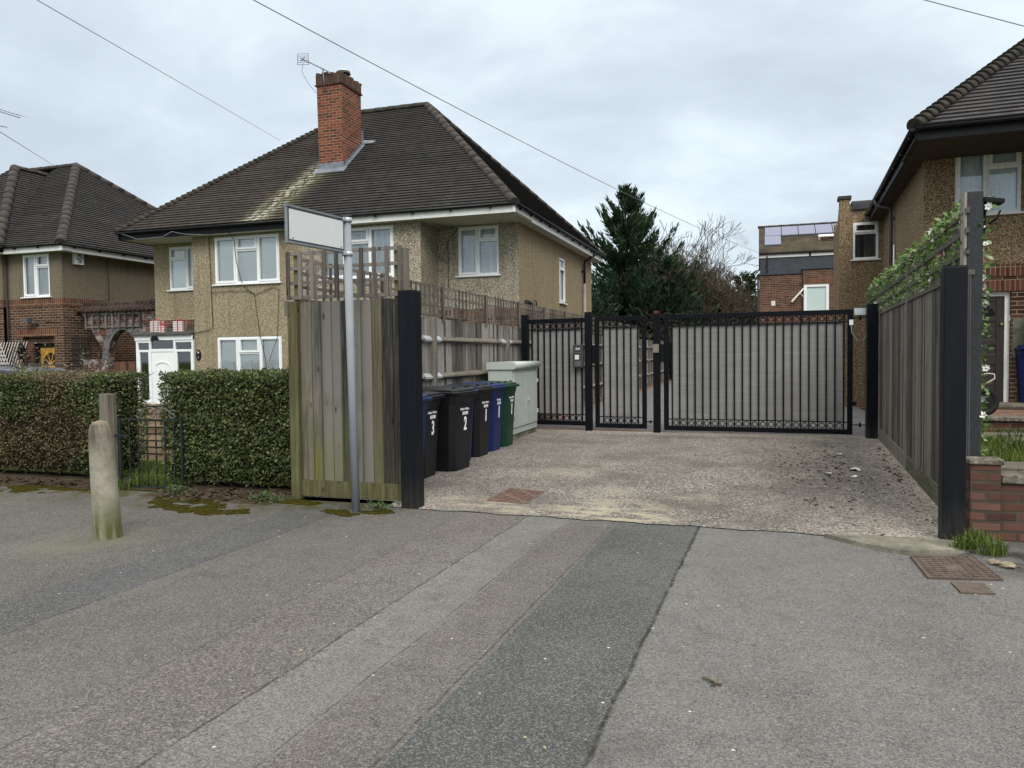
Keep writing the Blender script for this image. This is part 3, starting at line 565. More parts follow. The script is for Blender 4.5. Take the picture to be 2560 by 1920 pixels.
def text_mesh(body, size, ext=0.0015, sx=1.0, bold=0.0):
    cu = bpy.data.curves.new('t', 'FONT'); cu.body = body; cu.size = size; cu.extrude = ext; cu.align_x = 'CENTER'; cu.align_y = 'CENTER'; cu.resolution_u = 3; cu.offset = bold
    o = bpy.data.objects.new('t', cu); COL.objects.link(o); dg = bpy.context.evaluated_depsgraph_get()
    me = bpy.data.meshes.new_from_object(o.evaluated_get(dg)); bpy.data.objects.remove(o)
    return [V3((v.co.x*sx, v.co.y, v.co.z)) for v in me.vertices], [tuple(p.vertices) for p in me.polygons]
TXT = {k: text_mesh(*v) for k, v in {'1': ('1', .24, .002, .8, .008), '2': ('2', .24, .002, .68, .006), '3': ('3', .24, .002, .68, .006), 'refuse': ('Refuse Waste', .046), 'recycle': ('Recycling', .046), 'garden': ('Garden Waste', .046),
    'four': ('4', .10), 'p3': ('3', .09), 'al1': ('London', .055), 'al2': ('Alarms', .055)}.items()}
def write(key, fr, a, d, z, name, mat, parent):
    vs, fs = TXT[key]; return MB().add([fpt(fr, a+v.x, d+v.z, z+v.y) for v in vs], fs).build(name, mat, parent, uv=False)
def rrect(w, d, c, z, cx=0.0, cy=0.0):             # rectangle with cut corners
    x, y = w/2, d/2; return [V3((cx+a, cy+b, z)) for a, b in ((x, -y+c), (x, y-c), (x-c, y), (-x+c, y), (-x, y-c), (-x, -y+c), (-x+c, -y), (x-c, -y))]
def leafcloud(n, pos, size, asp=.6, droop=0.0, nrm=None, spread=1.0):
    """n kite-shaped leaves; pos() -> point (and optional outward normal)"""
    vs, fs = [], []
    for _ in range(n):
        r = pos()
        if r is None: continue
        p, nn = r if isinstance(r, tuple) else (r, None)
        d = V3((random.gauss(0, 1), random.gauss(0, 1), random.gauss(0, 1) - droop)).normalized()
        if nn is not None: d = (d*spread + nn*.6).normalized()
        o = d.orthogonal().normalized(); a = random.uniform(0, 6.283); o = (Matrix.Rotation(a, 3, d) @ o); L = size*random.uniform(.65, 1.3); w = o*L*asp*.5
        i = len(vs); vs += [p, p + d*L*.45 + w, p + d*L, p + d*L*.45 - w]; fs.append((i, i+1, i+2, i+3))
    m = MB(); m.v = vs; m.f = fs; m.sm = [False]*len(fs); return m
def blades(n, pos, h, w=.006, lean=.5):
    m = MB()
    for _ in range(n):
        p = pos(); hh = h*random.uniform(.5, 1.25); a = random.uniform(0, 6.283); l = random.uniform(.1, lean)*hh; d = V3((math.cos(a), math.sin(a), 0)); s_ = V3((-d.y, d.x, 0))*w
        q = p + d*l*.35 + Z*hh*.6; e_ = p + d*l + Z*hh; m.face([p-s_, p+s_, q+s_*.7, q-s_*.7]); m.face([q-s_*.7, q+s_*.7, e_])
    return m
def sheet(name, poly, z, mat, label=None, **kw):
    o = MB().face([(x, y, z) for x, y in poly]).build(name, mat); o['kind'] = 'structure'
    if label: o['label'] = label
    return o

# ---------------------------------------------------------------- the setting
def gz_left(x, y): 
    t = max(0, min(1, (y-7.8)/4.0)); return -0.36*t*t*(3-2*t)
sheet('ground', [(-300, -300), (300, -300), (300, 400), (-300, 400)], -0.5, 'lawn', 'grassy ground under and behind the houses')
sheet('pavement', [(-40, -12), (25, -12), (25, 6.86), (-40, 6.86)], 0.0, 'asphalt', 'worn patched asphalt pavement with strips of different repairs')
ed = []; x = -3.5
while x < 1.58:
    yb = 6.72 - (x+3.1)*.035 + .018*math.sin(x*9) + .012*math.sin(x*23+1); ed.append((x, yb)); x += .08
sheet('driveway', ed + [(1.62, 6.7), (2.02, 14.45), (-4.62, 14.45), (-4.62, 7.0), (-3.55, 7.0)], 0.008, 'gravel', 'pinkish gravel driveway in front of the black gates')
sheet('paved_drive', [(-4.35, 14.4), (2.4, 14.4), (2.6, 33.9), (0.0, 60), (-4.35, 60)], 0.004, 'blocks', 'grey block paved drive behind the gates')
sheet('paving_border', [(-4.6, 14.4), (-4.35, 14.4), (-4.35, 60), (-4.6, 60)], 0.010, 'blocks_red', 'red brick border of the paved drive')
sheet('paving_threshold', [(-4.34, 14.46), (-1.7, 14.46), (-1.7, 14.72), (-4.34, 14.72)], 0.010, 'blocks_red', 'red brick threshold under the gates')
m = MB(); N = 26
for i in range(N):
    for j in range(14):
        xs = [-40 + (35.32)*(k/N) for k in (i, i+1)]; ys = [6.84 + 10.2*(k/14) for k in (j, j+1)]
        m.face([(xs[0], ys[0], gz_left(0, ys[0])+.003), (xs[1], ys[0], gz_left(0, ys[0])+.003), (xs[1], ys[1], gz_left(0, ys[1])+.003), (xs[0], ys[1], gz_left(0, ys[1])+.003)], True)
tag(m.build('front_garden', 'lawn'), kind='structure', label='front lawn sloping down to the rendered house')
sheet('garden_path', [(-7.0, 6.86), (-5.9, 6.86), (-5.9, 7.9), (-6.3, 7.9)], 0.012, 'soil', 'gravelly soil inside the iron gate')
m = MB().loft([[V3((1.83, 6.98, zz)), V3((30, 6.98, zz)), V3((30, 12.3, zz)), V3((2.0, 12.3, zz))] for zz in (-.4, .30)]); tag(m.build('front_lawn', 'lawn'), kind='structure', label='raised lawn of the house with the dark front door')
m = MB().box(2.2, 30, 12.52, 15.9, -.4, 0.495); tag(m.build('brick_terrace', 'blocks_red'), kind='structure', label='red brick terrace by the dark front door')

# ---------------------------------------------------------------- the rendered pair of houses in the middle
def eaves(parent, p, q, nrm, over, fmat, smat, zt=4.87, gm='gutter', brackets=0.9, soff=0.0):
    """fascia, gutter and soffit under a straight eave p-q (nrm points outward, over = soffit depth)"""
    p, q, nrm = V3(p), V3(q), V3(nrm); t = (q-p).normalized(); zf = zt-.03
    a, b = p - nrm*.03, q - nrm*.03
    MB().hexa([V3((c.x, c.y, zz)) for zz in (zf-.2, zf+.04) for c in (a, b, b-nrm*.025, a-nrm*.025)]).build('fascia', fmat, parent)
    m = MB(); g0, g1 = p + nrm*.025, q + nrm*.025; rr = .058; K = 6
    loops = [[c + nrm*(rr*math.cos(x)) + Z*(zf - .005 - rr*math.sin(x) - c.z) for x in [math.pi*j/K for j in range(K+1)]] for c in (g0, g1)]
    m.loft(loops, True)
    L = (q-p).length; k = brackets*.5
    while brackets and k < L:
        c = p + t*k; m.hexa([V3((x.x, x.y, zz)) for zz in (zf-.095, zf-.04) for x in (c-t*.02+nrm*.05, c+t*.02+nrm*.05, c+t*.02-nrm*.04, c-t*.02-nrm*.04)]); k += brackets
    m.build('gutter', gm, parent)
    s0, s1 = (soff, 0) if isinstance(soff, (int, float)) else soff; a = a + t*s0; b = b - t*s1
    if True:
        MB().hexa([V3((c.x, c.y, zz)) for zz in (zf-.185, zf-.165) for c in (a-nrm*.027, b-nrm*.027, b-nrm*over, a-nrm*over)]).build('soffit', smat, parent)

H = thing('rendered_house', 'pair of pebbledashed houses under one dark tiled hipped roof with a tall red brick chimney', 'house', (-10.7, 21, -.36))
FB = FR(0, 16.4, '-y'); FRR = FR(0, 17.4, '-y'); FRL = FR(0, 17.1, '-y'); FS = FR(-5.45, 0, '+x'); FL = FR(-15.95, 0, '-x')
WT, WB = 4.69, -.4
h1 = (-13.36, -11.41, 3.39, 4.60); h2 = (-13.35, -11.40, .62, 2.04); h3 = (-10.19, -8.24, 3.39, 4.60); h4 = (-10.2, -8.25, .62, 2.04)
h5 = (-7.0, -5.95, 3.43, 4.62); h6 = (-15.44, -14.3, 3.38, 4.56); h7 = (21.3, 22.0, 2.98, 4.28)
m = MB(); wall(m, FB, -14.05, -10.85, WB, WT, [h1, h2]); wall(m, FR(-14.05, 0, '-x'), -17.1, -16.4, WB, WT); wall(m, FRL, -15.95, -14.05, 2.42, WT, [h6]); wall(m, FL, -25.7, -17.1, 2.42, WT)
m.build('wall', 'peb_tan', H)
m = MB(); wall(m, FB, -10.85, -7.54, WB, WT, [h3, h4]); wall(m, FR(-7.54, 0, '+x'), 16.4, 17.4, WB, WT); wall(m, FRR, -7.54, -5.45, 2.62, WT, [h5]); m.build('wall', 'peb_cream', H)
m = MB(); wall(m, FS, 17.4, 25.7, 2.62, WT, [h7]); wall(m, FR(0, 25.7, '+y'), 5.45, 15.95, WB, WT); m.build('wall', 'peb_side', H)
m = MB(); wall(m, FRL, -15.95, -14.05, WB, 2.42); wall(m, FL, -25.7, -17.1, WB, 2.42); m.build('brick_base', 'brick_red', H); m = MB(); wall(m, FRR, -7.54, -5.45, WB, 2.40); wall(m, FS, 17.4, 25.7, WB, 2.40); m.build('brick_base', 'brick_red', H)
m = MB().fbox(FRR, -7.54, -5.45, -.1, .013, 2.40, 2.62).fbox(FS, 17.40, 25.7, -.1, .0125, 2.40, 2.62); m.build('soldier_course', 'brick_sold', H)
window(H, FB, *h1, L3); window(H, FB, *h2, L3); window(H, FB, *h3, L3, 'net'); window(H, FB, *h4, L3, 'net'); window(H, FRR, *h5, L2R, 'net'); window(H, FRL, *h6, L2L)
window(H, FS, *h7, [(0, 1, 0, .78, True), (0, 1, .78, 1, False)], 'net')
# roof
ZE, ZR = 4.87, 8.97; EL, ER, EF, EB = -16.15, -5.1, 16.05, 26.15; RL, RR_, RY = (-11.95, 21.1, ZR), (-9.4, 21.1, ZR), 21.1
c00, c10, c11, c01 = (EL, EF, ZE), (ER, EF, ZE), (ER, EB, ZE), (EL, EB, ZE)
m = MB(); roofplane(m, [c00, c10, RR_, RL]); roofplane(m, [c10, c11, RR_]); roofplane(m, [c11, c01, RL, RR_]); roofplane(m, [c01, c00, RL])
RF = m.build('roof', 'tile_main', H)
for c_ in (c10, c11): m = MB(); hiptiles(m, c_, RR_); m.build('hip_tiles', 'tile_hip', RF)
for c_ in (c00, c01): m = MB(); hiptiles(m, c_, RL, .10, .165, .028, 1.14); m.build('bonnet_tiles', 'tile_moss', RF)
m = MB(); hiptiles(m, RL, RR_, .13, .4, .008); m.build('ridge_tiles', 'tile_moss', RF)
eaves(H, (-10.9, EF, ZE), (ER-.0, EF, ZE), (0, -1, 0), 1.35, 'fascia', 'soffit', brackets=.95)
eaves(H, (EL, EF, ZE), (-10.9, EF, ZE), (0, -1, 0), 1.1, 'black_paint', 'soffit', brackets=0)
eaves(H, (ER, EF, ZE), (ER, EB, ZE), (1, 0, 0), .36, 'fascia', 'soffit', brackets=.85, soff=1.39)
eaves(H, (EL, EB, ZE), (EL, EF, ZE), (-1, 0, 0), .3, 'black_paint', 'soffit', brackets=0, soff=(0, 1.15))
# chimney (a sub-part of the roof)
m = MB(); x0, x1, y0, y1 = -11.24, -10.53, 18.08, 19.1
def lean(z): return (z-6.3)/2.5
def stackring(z, g=0.0):
    k = .045*lean(z); return [V3((x0-g-k, y0-g, z)), V3((x1+g+k*.2, y0-g, z)), V3((x1+g+k*.2, y1+g, z)), V3((x0-g-k, y1+g, z))]
m.loft([stackring(6.2), stackring(8.74)]); CH = m.build('chimney', 'brick_chim', RF)
m = MB(); m.loft([stackring(8.765, .012), stackring(9.02, .012)]); xx = x0-.05
for i in range(9):
    m.box(xx+.002, xx+.082, y0-.015, y0+.09, 9.02, 9.035+random.choice((.0, .03, .05, .02))); xx += .088
for i in range(11): m.box(x1-.08, x1+.016, y0+.1+i*.09, y0+.182+i*.09, 9.02, 9.03+random.choice((0, .02, .04)))
m.build('chimney_cap', 'brick_cap', RF); MB().loft([stackring(8.735, .035), stackring(8.77, .04)]).build('chimney_band', 'brick_dark', RF)
m = MB(); m.cyl((-10.78, 18.65, 9.0), (-10.78, 18.65, 9.2), .13, 16).cyl((-10.78, 18.65, 9.2), (-10.78, 18.65, 9.235), .19, 18, .17); m.build('chimney_cowl', 'dp_dark', RF)
MB().lathe([(.17, 9.245), (.175, 9.27), (.12, 9.31), (.03, 9.325)], (-10.78, 18.65, 0), 18).build('cowl_cap', 'galv', RF)
zr = lambda y: ZE + (y-EF)*(ZR-ZE)/(RY-EF)
m = MB(); g = .022
m.hexa([V3(p) for p in [(x0-.05, y0-.03, zr(y0-.03)-.05), (x1+.05, y0-.03, zr(y0-.03)-.05), (x1+.05, y0-.002, zr(y0)-.05), (x0-.05, y0-.002, zr(y0)-.05), (x0-.02, y0-.02, zr(y0)+.17), (x1+.03, y0-.02, zr(y0)+.17), (x1+.03, y0-.002, zr(y0)+.17), (x0-.02, y0-.002, zr(y0)+.17)]])
m.hexa([V3(p) for p in [(x0-.12, y0-.19, zr(y0-.19)+.022), (x1+.14, y0-.19, zr(y0-.19)+.022), (x1+.14, y0-.02, zr(y0-.02)+.022), (x0-.12, y0-.02, zr(y0-.02)+.022), (x0-.12, y0-.19, zr(y0-.19)+.036), (x1+.14, y0-.19, zr(y0-.19)+.036), (x1+.14, y0-.02, zr(y0-.02)+.04), (x0-.12, y0-.02, zr(y0-.02)+.04)]])
for i in range(9):
    a, b = y0-.02+i*.125, y0-.02+(i+1)*.125; m.box(x1+.012, x1+.03, a, b+.001*i, zr(a)-.06, zr(a)+.15)
m.hexa([V3(p) for p in [(x1+.02, y0-.16, zr(y0-.16)+.024), (x1+.11, y0-.16, zr(y0-.16)+.024), (x1+.11, y1+.15, zr(y1+.15)+.024), (x1+.02, y1+.15, zr(y1+.15)+.024), (x1+.02, y0-.16, zr(y0-.16)+.042), (x1+.11, y0-.16, zr(y0-.16)+.03), (x1+.11, y1+.15, zr(y1+.15)+.03), (x1+.02, y1+.15, zr(y1+.15)+.05)]])
m.box(x1+.0, x1+.05, y1-.02, y1+.04, zr(y1)-.1, zr(y1)+.42); m.hexa([V3(p) for p in [(x1, y1, zr(y1)+.05), (x1+.34, y1+.02, zr(y1)+.06), (x1+.38, y1+.12, zr(y1)+.13), (x1, y1+.12, zr(y1)+.14), (x1, y1, zr(y1)+.1), (x1+.34, y1+.02, zr(y1)+.075), (x1+.38, y1+.12, zr(y1)+.15), (x1, y1+.12, zr(y1)+.2)]])
m.build('flashing', 'lead', RF)
# side downpipe, wall cracks and cables, number plate
m = MB().tube([(ER+.03, 24.6, 4.82), (ER+.02, 24.5, 4.70), (-5.36, 24.25, 4.46), (-5.37, 24.25, 4.30), (-5.37, 24.25, 3.75)], .042, 8); m.fbox(FS, 24.17, 24.33, 0, .12, 4.13, 4.18); m.build('downpipe', 'gutter', H)
MB().tube([(-5.37, 24.25, 3.76), (-5.37, 24.25, -.3)], .05, 8).build('downpipe', 'dp_grey', H)
m = MB(); m.tube([(-13.5, 16.38, 4.66), (-13.46, 16.37, 3.2), (-13.44, 16.37, 2.3), (-13.6, 16.37, 2.22), (-14.02, 16.37, 2.16)], .009, 4)
m.tube([(-12.7, 16.1, 4.7), (-12.69, 16.32, 4.5), (-12.66, 16.36, 3.95), (-12.5, 16.34, 3.42), (-12.42, 16.37, 3.28), (-12.15, 16.37, 3.1), (-12.0, 16.37, 2.0), (-11.85, 16.35, 1.45), (-11.8, 16.35, .9)], .008, 4)
m.tube([(-13.45, 16.37, 3.2), (-12.9, 16.37, 3.21), (-12.4, 16.37, 3.2), (-12.1, 16.37, 3.1), (-11.6, 16.37, 3.26), (-11.42, 16.37, 3.22), (-11.5, 16.37, 2.0), (-11.75, 16.35, 1.4)], .007, 4); m.build('cable', 'cable_dark', H)
MB().tube([(-16.1, 16.0, 4.84), (-15.4, 15.98, 4.62), (-14.6, 15.97, 4.63), (-14.3, 15.97, 4.75), (-13.9, 15.97, 4.66), (-13.2, 15.97, 4.6)], .009, 4).build('cable', 'cable', H)
MB().tube([(-7.47, 16.7, 4.67), (-7.2, 17.37, 4.62), (-6.97, 17.37, 4.6), (-7.25, 17.37, 4.3), (-7.26, 17.37, 2.4)], .008, 4).build('cable', 'cable_dark', H)
m = MB(); vs = [fpt(FB, -13.93+.075*math.cos(2*math.pi*i/20), .004, 1.58+.14*math.sin(2*math.pi*i/20)) for i in range(20)]; m.ext(vs, (0, -1, 0), .02); NP = m.build('number_plaque', 'black_paint', H)
write('p3', FB, -13.93, .027, 1.52, 'plaque_numeral', 'decal_grey', NP); MB().ext([fpt(FB, -13.93+.035*math.cos(2*math.pi*i/12), .024, 1.65+.03*math.sin(2*math.pi*i/12)) for i in range(12)], (0, -1, 0), .003).build('plaque_motif', 'decal_grey', NP)
# porch
FP = FR(0, 16.35, '-y'); px0, px1 = -15.94, -14.07; zt = 2.11; pz = -.28
m = MB(); t = .07
m.fbox(FP, px0, px0+t, -.07, 0, .12, zt); m.fbox(FP, px1-.05, px1, -.07, 0, .12, zt); m.fbox(FP, px0-.02, px1, -.08, .02, zt-.12, zt+.0)
dx0, dx1 = -15.44, -14.70
for x in (dx0-.06, dx1): m.fbox(FP, x, x+.06, -.075, .005, pz, zt-.12)
for a, b in ((px0+t, dx0-.06), (dx1+.06, px1-.05)):
    m.fbox(FP, a, b, -.07, 0, 1.68, 1.74); m.fbox(FP, a, b, -.07, 0, .34, .40); m.fbox(FP, a-.05, b, -.07, .05, .30, .337)
    m.fbox(FP, a, a+.045, -.07, -.002, .40, 1.68); m.fbox(FP, b-.035, b, -.07, -.002, .40, 1.68); m.fbox(FP, a, b, -.07, -.002, 1.93, 1.99)
m.fbox(FP, dx0, dx1, -.07, 0, 1.68, 1.76)
m.fbox(FR(px0, 0, '-x'), -17.1, -16.42, -.06, 0, .3, .38).fbox(FR(px0, 0, '-x'), -17.1, -16.42, -.06, 0, zt-.1, zt)
PO = m.build('porch_frame', 'upvc', H, bevel=.004)
m = MB()
for a, b, c, d in ((px0+t, dx0-.06, .4, 1.68), (dx1+.06, px1-.05, .4, 1.68), (px0+t, dx0-.06, 1.74, zt-.12), (dx1+.06, px1-.05, 1.74, zt-.12), (dx0, dx1, 1.76, zt-.12)): m.face([fpt(FP, a, -.04, c), fpt(FP, b, -.04, c), fpt(FP, b, -.04, d), fpt(FP, a, -.04, d)])
m.face([(px0+.02, 17.1, .38), (px0+.02, 16.42, .38), (px0+.02, 16.42, 2.0), (px0+.02, 17.1, 2.0)]); m.build('pane', 'glass_dark', PO)
MB().fbox(FP, dx1+.06, px1, -.1, -.01, WB, .30).build('porch_base', 'brick_red', H); m = MB().fbox(FP, px0+.02, dx0-.06, -.1, -.01, WB, .30); m.box(px0+.01, px0+.1, 16.46, 17.1, WB, .30); m.build('porch_base', 'brick_red', H)
DO = MB().fbox(FP, dx0+.005, dx1-.005, -.06, -.012, pz+.03, 1.675).build('porch_door', 'upvc', H, bevel=.004)
m = MB(); q = lambda a0, a1, z0, z1, d0=-.012, d1=.006: m.fbox(FP, a0, a1, d0, d1, z0, z1)
for (z0, z1) in ((.32, 1.28), (-.2, .02)):
    q(dx0+.13, dx0+.155, z0, z1); q(dx1-.155, dx1-.13, z0, z1); q(dx0+.13, dx1-.13, z0-.02, z0)
for i in range(8):
    a0, a1 = math.pi*i/8, math.pi*(i+1)/8; cx = (dx0+dx1)/2; r_x = .24
    m.bar(fpt(FP, cx+r_x*math.cos(a0), 0, 1.28+.13*math.sin(a0)), fpt(FP, cx+r_x*math.cos(a1), 0, 1.28+.13*math.sin(a1)), .025, .012, (0, 1, 0))
q(dx0+.2, dx0+.218, .42, 1.2); q(dx1-.218, dx1-.2, .42, 1.2); q(dx0+.2, dx1-.2, .42, .44); q(dx0+.05, dx1-.05, .235, .25)
m.build('door_moulding', 'upvc', DO); MB().fbox(FP, dx0+.24, dx1-.22, -.01, .012, .11, .17).build('letterbox', 'fascia', DO); MB().fbox(FP, dx0+.255, dx1-.235, -.01, .014, .122, .158).build('letter_flap', 'decal', DO)
MB().fbox(FP, dx1+.02, dx1+.075, 0, .03, .82, .98).build('door_chime', 'black_paint', H)
m = MB(); m.hexa([V3(p) for p in [(px0-.06, 16.27, zt+.004), (px1, 16.27, zt+.004), (px1, 17.1, zt+.17), (px0-.06, 17.1, zt+.17), (px0-.06, 16.27, zt+.045), (px1, 16.27, zt+.045), (px1, 17.1, zt+.235), (px0-.06, 17.1, zt+.235)]]); m.build('porch_roof', plain('felt_roof', (0.07, 0.07, 0.066), .95, .1, var=.4), H)
m = MB().fbox(FRL, -15.94, -14.06, -.05, .012, 2.36, 2.56); m.build('soldier_course', 'brick_sold', H)
m = MB().fbox(FP, -15.35, -15.2, .02, .06, 2.02, 2.1).fbox(FP, -15.33, -15.13, .06, .12, 1.98, 2.06); m.build('porch_floodlight', 'black_paint', H)
# small rigid things on the house
A = thing('tv_aerial', 'television aerial with a grid reflector on the red chimney', 'aerial', (-11.0, 18.0, 9.0))
MB().tube([(-11.0, 18.02, 8.55), (-11.02, 17.98, 9.16)], .016, 6).build('mast', 'alu', A)
b0, b1 = V3((-10.80, 18.05, 9.02)), V3((-11.47, 17.75, 9.37)); m = MB().tube([b0, b1], .011, 5); m.build('boom', 'alu', A)
for i in range(8):
    c = b0.lerp(b1, .05+i*.115); MB().tube([c+V3((-.05, -.1, 0)), c+V3((.05, .1, 0))], .005, 4).build('director', 'alu', A)
m = MB(); cc = b1; ax = V3((.32, .14, .02)).normalized()*.14
for i in range(6): zz = -.14+i*.056; m.tube([cc-ax+Z*zz, cc+ax+Z*zz], .006, 4)
for sg in (-1, 1): m.tube([cc+ax*sg-Z*.15, cc+ax*sg+Z*.15], .007, 4)
m.tube([cc-Z*.05-ax*.4, cc+Z*.06+ax*.3], .012, 4).tube([cc+Z*.05-ax*.4, cc-Z*.06+ax*.3], .012, 4); m.build('reflector', 'alu', A)
MB().tube([b1-Z*.1, V3((-11.58, 17.85, 9.1)), V3((-11.45, 17.95, 8.8)), V3((-11.28, 18.04, 8.56))], .006, 4).build('cable', 'cable', A)
for (x, y, w, hgt, lab) in ((-15.46, 16.62, .40, .27, 'largest striped gift box with red ribbon on the porch roof, nearest the arch'), (-15.17, 16.5, .22, .17, 'smallest striped gift box with red ribbon, in the middle on the porch roof'), (-14.69, 16.6, .38, .25, 'striped gift box with red ribbon on the porch roof, nearest the bay wall')):
    zb = zt+.05+(y-16.27)*.23; a = random.uniform(-.2, .2); R_ = Matrix.Translation(V3((x, y, zb))) @ Matrix.Rotation(a, 4, 'Z'); G_ = thing('gift_box', lab, 'gift box', (x, y, zb), 'gift boxes on the porch roof')
    tr = lambda mb: setattr(mb, 'v', [R_ @ p for p in mb.v]) or mb
    tr(MB().box(-w*.36, w*.36, -w*.28, w*.28, -.03, hgt)).build('box', 'gift', G_, bevel=.008)
    tr(MB().box(-.014, .014, -w*.28-.006, w*.28+.006, -.02, hgt+.006).box(-w*.36-.006, w*.36+.006, -.014, .014, -.02, hgt+.007)).build('ribbon', 'ribbon', G_)
    tr(MB().ring((-.035, 0, hgt+.035), (0, 1, .3), .03, .009, 8, 4).ring((.035, 0, hgt+.035), (0, 1, -.3), .03, .009, 8, 4)).build('bow', 'ribbon', G_)

# ---------------------------------------------------------------- the brick and render house on the left
B = thing('brick_house', 'house with brick below and grey render above, its dark hipped roof behind the brown hedge', 'house', (-22, 21, -.36))
F1 = FR(0, 17.0, '-y'); F2 = FR(-19.17, 0, '+x'); F3 = FR(0, 16.85, '-y')
wA = (-20.67, -19.64, 3.36, 4.6); wa, ga = 4.66, 3.08
dh = (-20.76, -19.55, -.36, 2.2)
m = MB(); wall(m, F1, -21.3, -19.17, 3.3, wa, [wA]); wall(m, F2, 17.0, 26.0, 3.3, wa); wall(m, F3, -27.2, -21.3, 3.3, wa); wall(m, FR(-21.3, 0, '+x'), 16.85, 17.0, 3.3, wa); wall(m, FR(0, 26, '+y'), 19.17, 27.2, WB, wa); wall(m, FR(-27.2, 0, '-x'), -26, -16.85, WB, wa); m.build('wall', 'peb_grey', B)
m = MB(); wall(m, F1, -21.3, -19.17, WB, ga, [dh], .25); wall(m, F2, 17.0, 26.0, WB, ga); wall(m, F3, -27.2, -21.3, WB, ga); m.build('brick_base', 'brick_red', B)
m = MB().fbox(F1, -21.3, -19.17, -.1, .013, ga, 3.3).fbox(F2, 17.001, 26, -.1, .013, ga, 3.3).fbox(F3, -27.2, -21.301, -.1, .013, ga, 3.3); m.fbox(F1, -20.98, -19.42, -.1, .02, 2.2, 2.42); m.build('soldier_course', 'brick_sold', B)
window(B, F1, *wA, L2R, 'net')
m = MB(); m.fbox(F1, -20.76, -20.5, -.25, -.12, WB, 2.2).fbox(F1, -20.5, -19.55, -.25, -.12, 1.99, 2.2); m.build('door_surround', 'brick_dark', B)
m = MB().fbox(F1, -20.5, -20.36, -.3, -.2, WB, 1.99).fbox(F1, -20.36, -19.55, -.3, -.2, 1.88, 1.99); m.build('door_frame', 'black_paint', B)
D = MB().fbox(F1, -20.36, -19.55, -.32, -.23, WB, 1.88).build('front_door', 'door_yellow', B)
m = MB(); cx, cz = -19.95, 1.36; m.ext([fpt(F1, cx+.3*math.cos(math.pi*i/12), -.228, cz+.36*math.sin(math.pi*i/12)) for i in range(13)], (0, -1, 0), .006); FG = m.build('fan_light', 'dark_void', D)
m = MB()
for a in (.6, 1.2, 1.95, 2.55): m.bar(fpt(F1, cx, -.216, cz), fpt(F1, cx+.3*math.cos(a), -.216, cz+.36*math.sin(a)), .03, .02, (0, 1, 0))
m.build('fan_bars', 'door_yellow', D)
ze, EX, EY = 4.84, -18.8, 16.66
rR, rL = (-23.4, 21.5, 8.5), (-26.2, 21.5, 8.5); pk, pkb = (-24.2, 19.75, 8.1), (-24.2, 16.66+(8.1-4.84)*(21.5-16.66)/(8.5-4.84), 8.1); vx = (-21.0, EY, ze); wf = 16.5
m = MB(); roofplane(m, [vx, (EX, EY, ze), rR, (-24.2, 21.5, 8.5), pkb]); roofplane(m, [(EX, EY, ze), (EX, 26.34, ze), rR]); roofplane(m, [(EX, 26.34, ze), (-27.6, 26.34, ze), rL, rR]); roofplane(m, [(-21.0, wf, ze), vx, pkb, pk]); roofplane(m, [(-27.5, wf, ze), (-21.0, wf, ze), pk]); roofplane(m, [(-27.5, 21.3, ze), (-27.5, wf, ze), pk, (-24.2, 21.3, 8.1)])
BR_ = m.build('roof', 'tile_far', B)
for c_, e_ in (((EX, EY, ze), rR), ((-21.0, wf, ze), pk), ((EX, 26.34, ze), rR)): m = MB(); hiptiles(m, c_, e_, .15, .42); m.build('hip_tiles', 'tile_hip', BR_)
for c_, e_ in ((rR, rL), (pk, pkb)): m = MB(); hiptiles(m, c_, e_, .12, .4, .006); m.build('ridge_tiles', 'tile_hip', BR_)
eaves(B, (-21.0, EY, ze), (EX, EY, ze), (0, -1, 0), .34, 'fascia', 'soffit', ze); eaves(B, (EX, EY, ze), (EX, 26.3, ze), (1, 0, 0), .37, 'fascia', 'soffit', ze, soff=.38); eaves(B, (-27.5, wf, ze), (-21.0, wf, ze), (0, -1, 0), .34, 'fascia', 'soffit', ze)
MB().tube([(-21.24, 16.93, 4.7), (-21.24, 16.93, -.3)], .025, 6).build('downpipe', 'cable_dark', B)
MB().tube([(-19.14, 18.6, 4.6), (-19.14, 18.64, 3.9), (-19.14, 18.62, 3.3)], .008, 4).tube([(-19.8, 16.98, 2.62), (-19.2, 16.98, 2.6), (-19.14, 17.6, 2.6), (-19.14, 18.1, 2.7), (-19.14, 18.1, 3.1)], .008, 4).build('cable', 'cable_dark', B)
m = MB(); l = (-20.5, 16.72); m.lathe([(.05, 1.55), (.085, 1.6), (.11, 1.85), (.02, 2.0), (.012, 2.04)], (l[0], l[1], 0), 8, False); m.tube([(l[0], 17.0, 1.6), (l[0], 16.85, 1.45), (l[0], 16.72, 1.55)], .02, 6); m.build('wall_lantern', 'black_paint', B)
FLT = MB().hexa([V3(p) for p in [(-20.52, 16.72, 2.64), (-20.2, 16.70, 2.58), (-20.2, 16.86, 2.55), (-20.52, 16.88, 2.62), (-20.46, 16.74, 2.72), (-20.22, 16.72, 2.74), (-20.2, 16.88, 2.72), (-20.44, 16.9, 2.7)]]).tube([(-20.2, 16.84, 2.62), (-20.14, 16.98, 2.55)], .035, 8).build('wall_floodlight', 'dp_dark', B)
m = MB().fbox(F2, 17.37, 17.68, 0, .11, 4.30, 4.66); AB = m.build('alarm_box', 'upvc', B, bevel=.01)
FA = FR(-19.06, 17.525, '+x')
write('al1', FA, 0, .003, 4.60, 'alarm_lettering', 'darkline', AB); write('al2', FA, 0, .003, 4.355, 'alarm_lettering', 'darkline', AB)
m = MB(); q4 = lambda a, z: fpt(FA, a, .004, z); r_ = .10
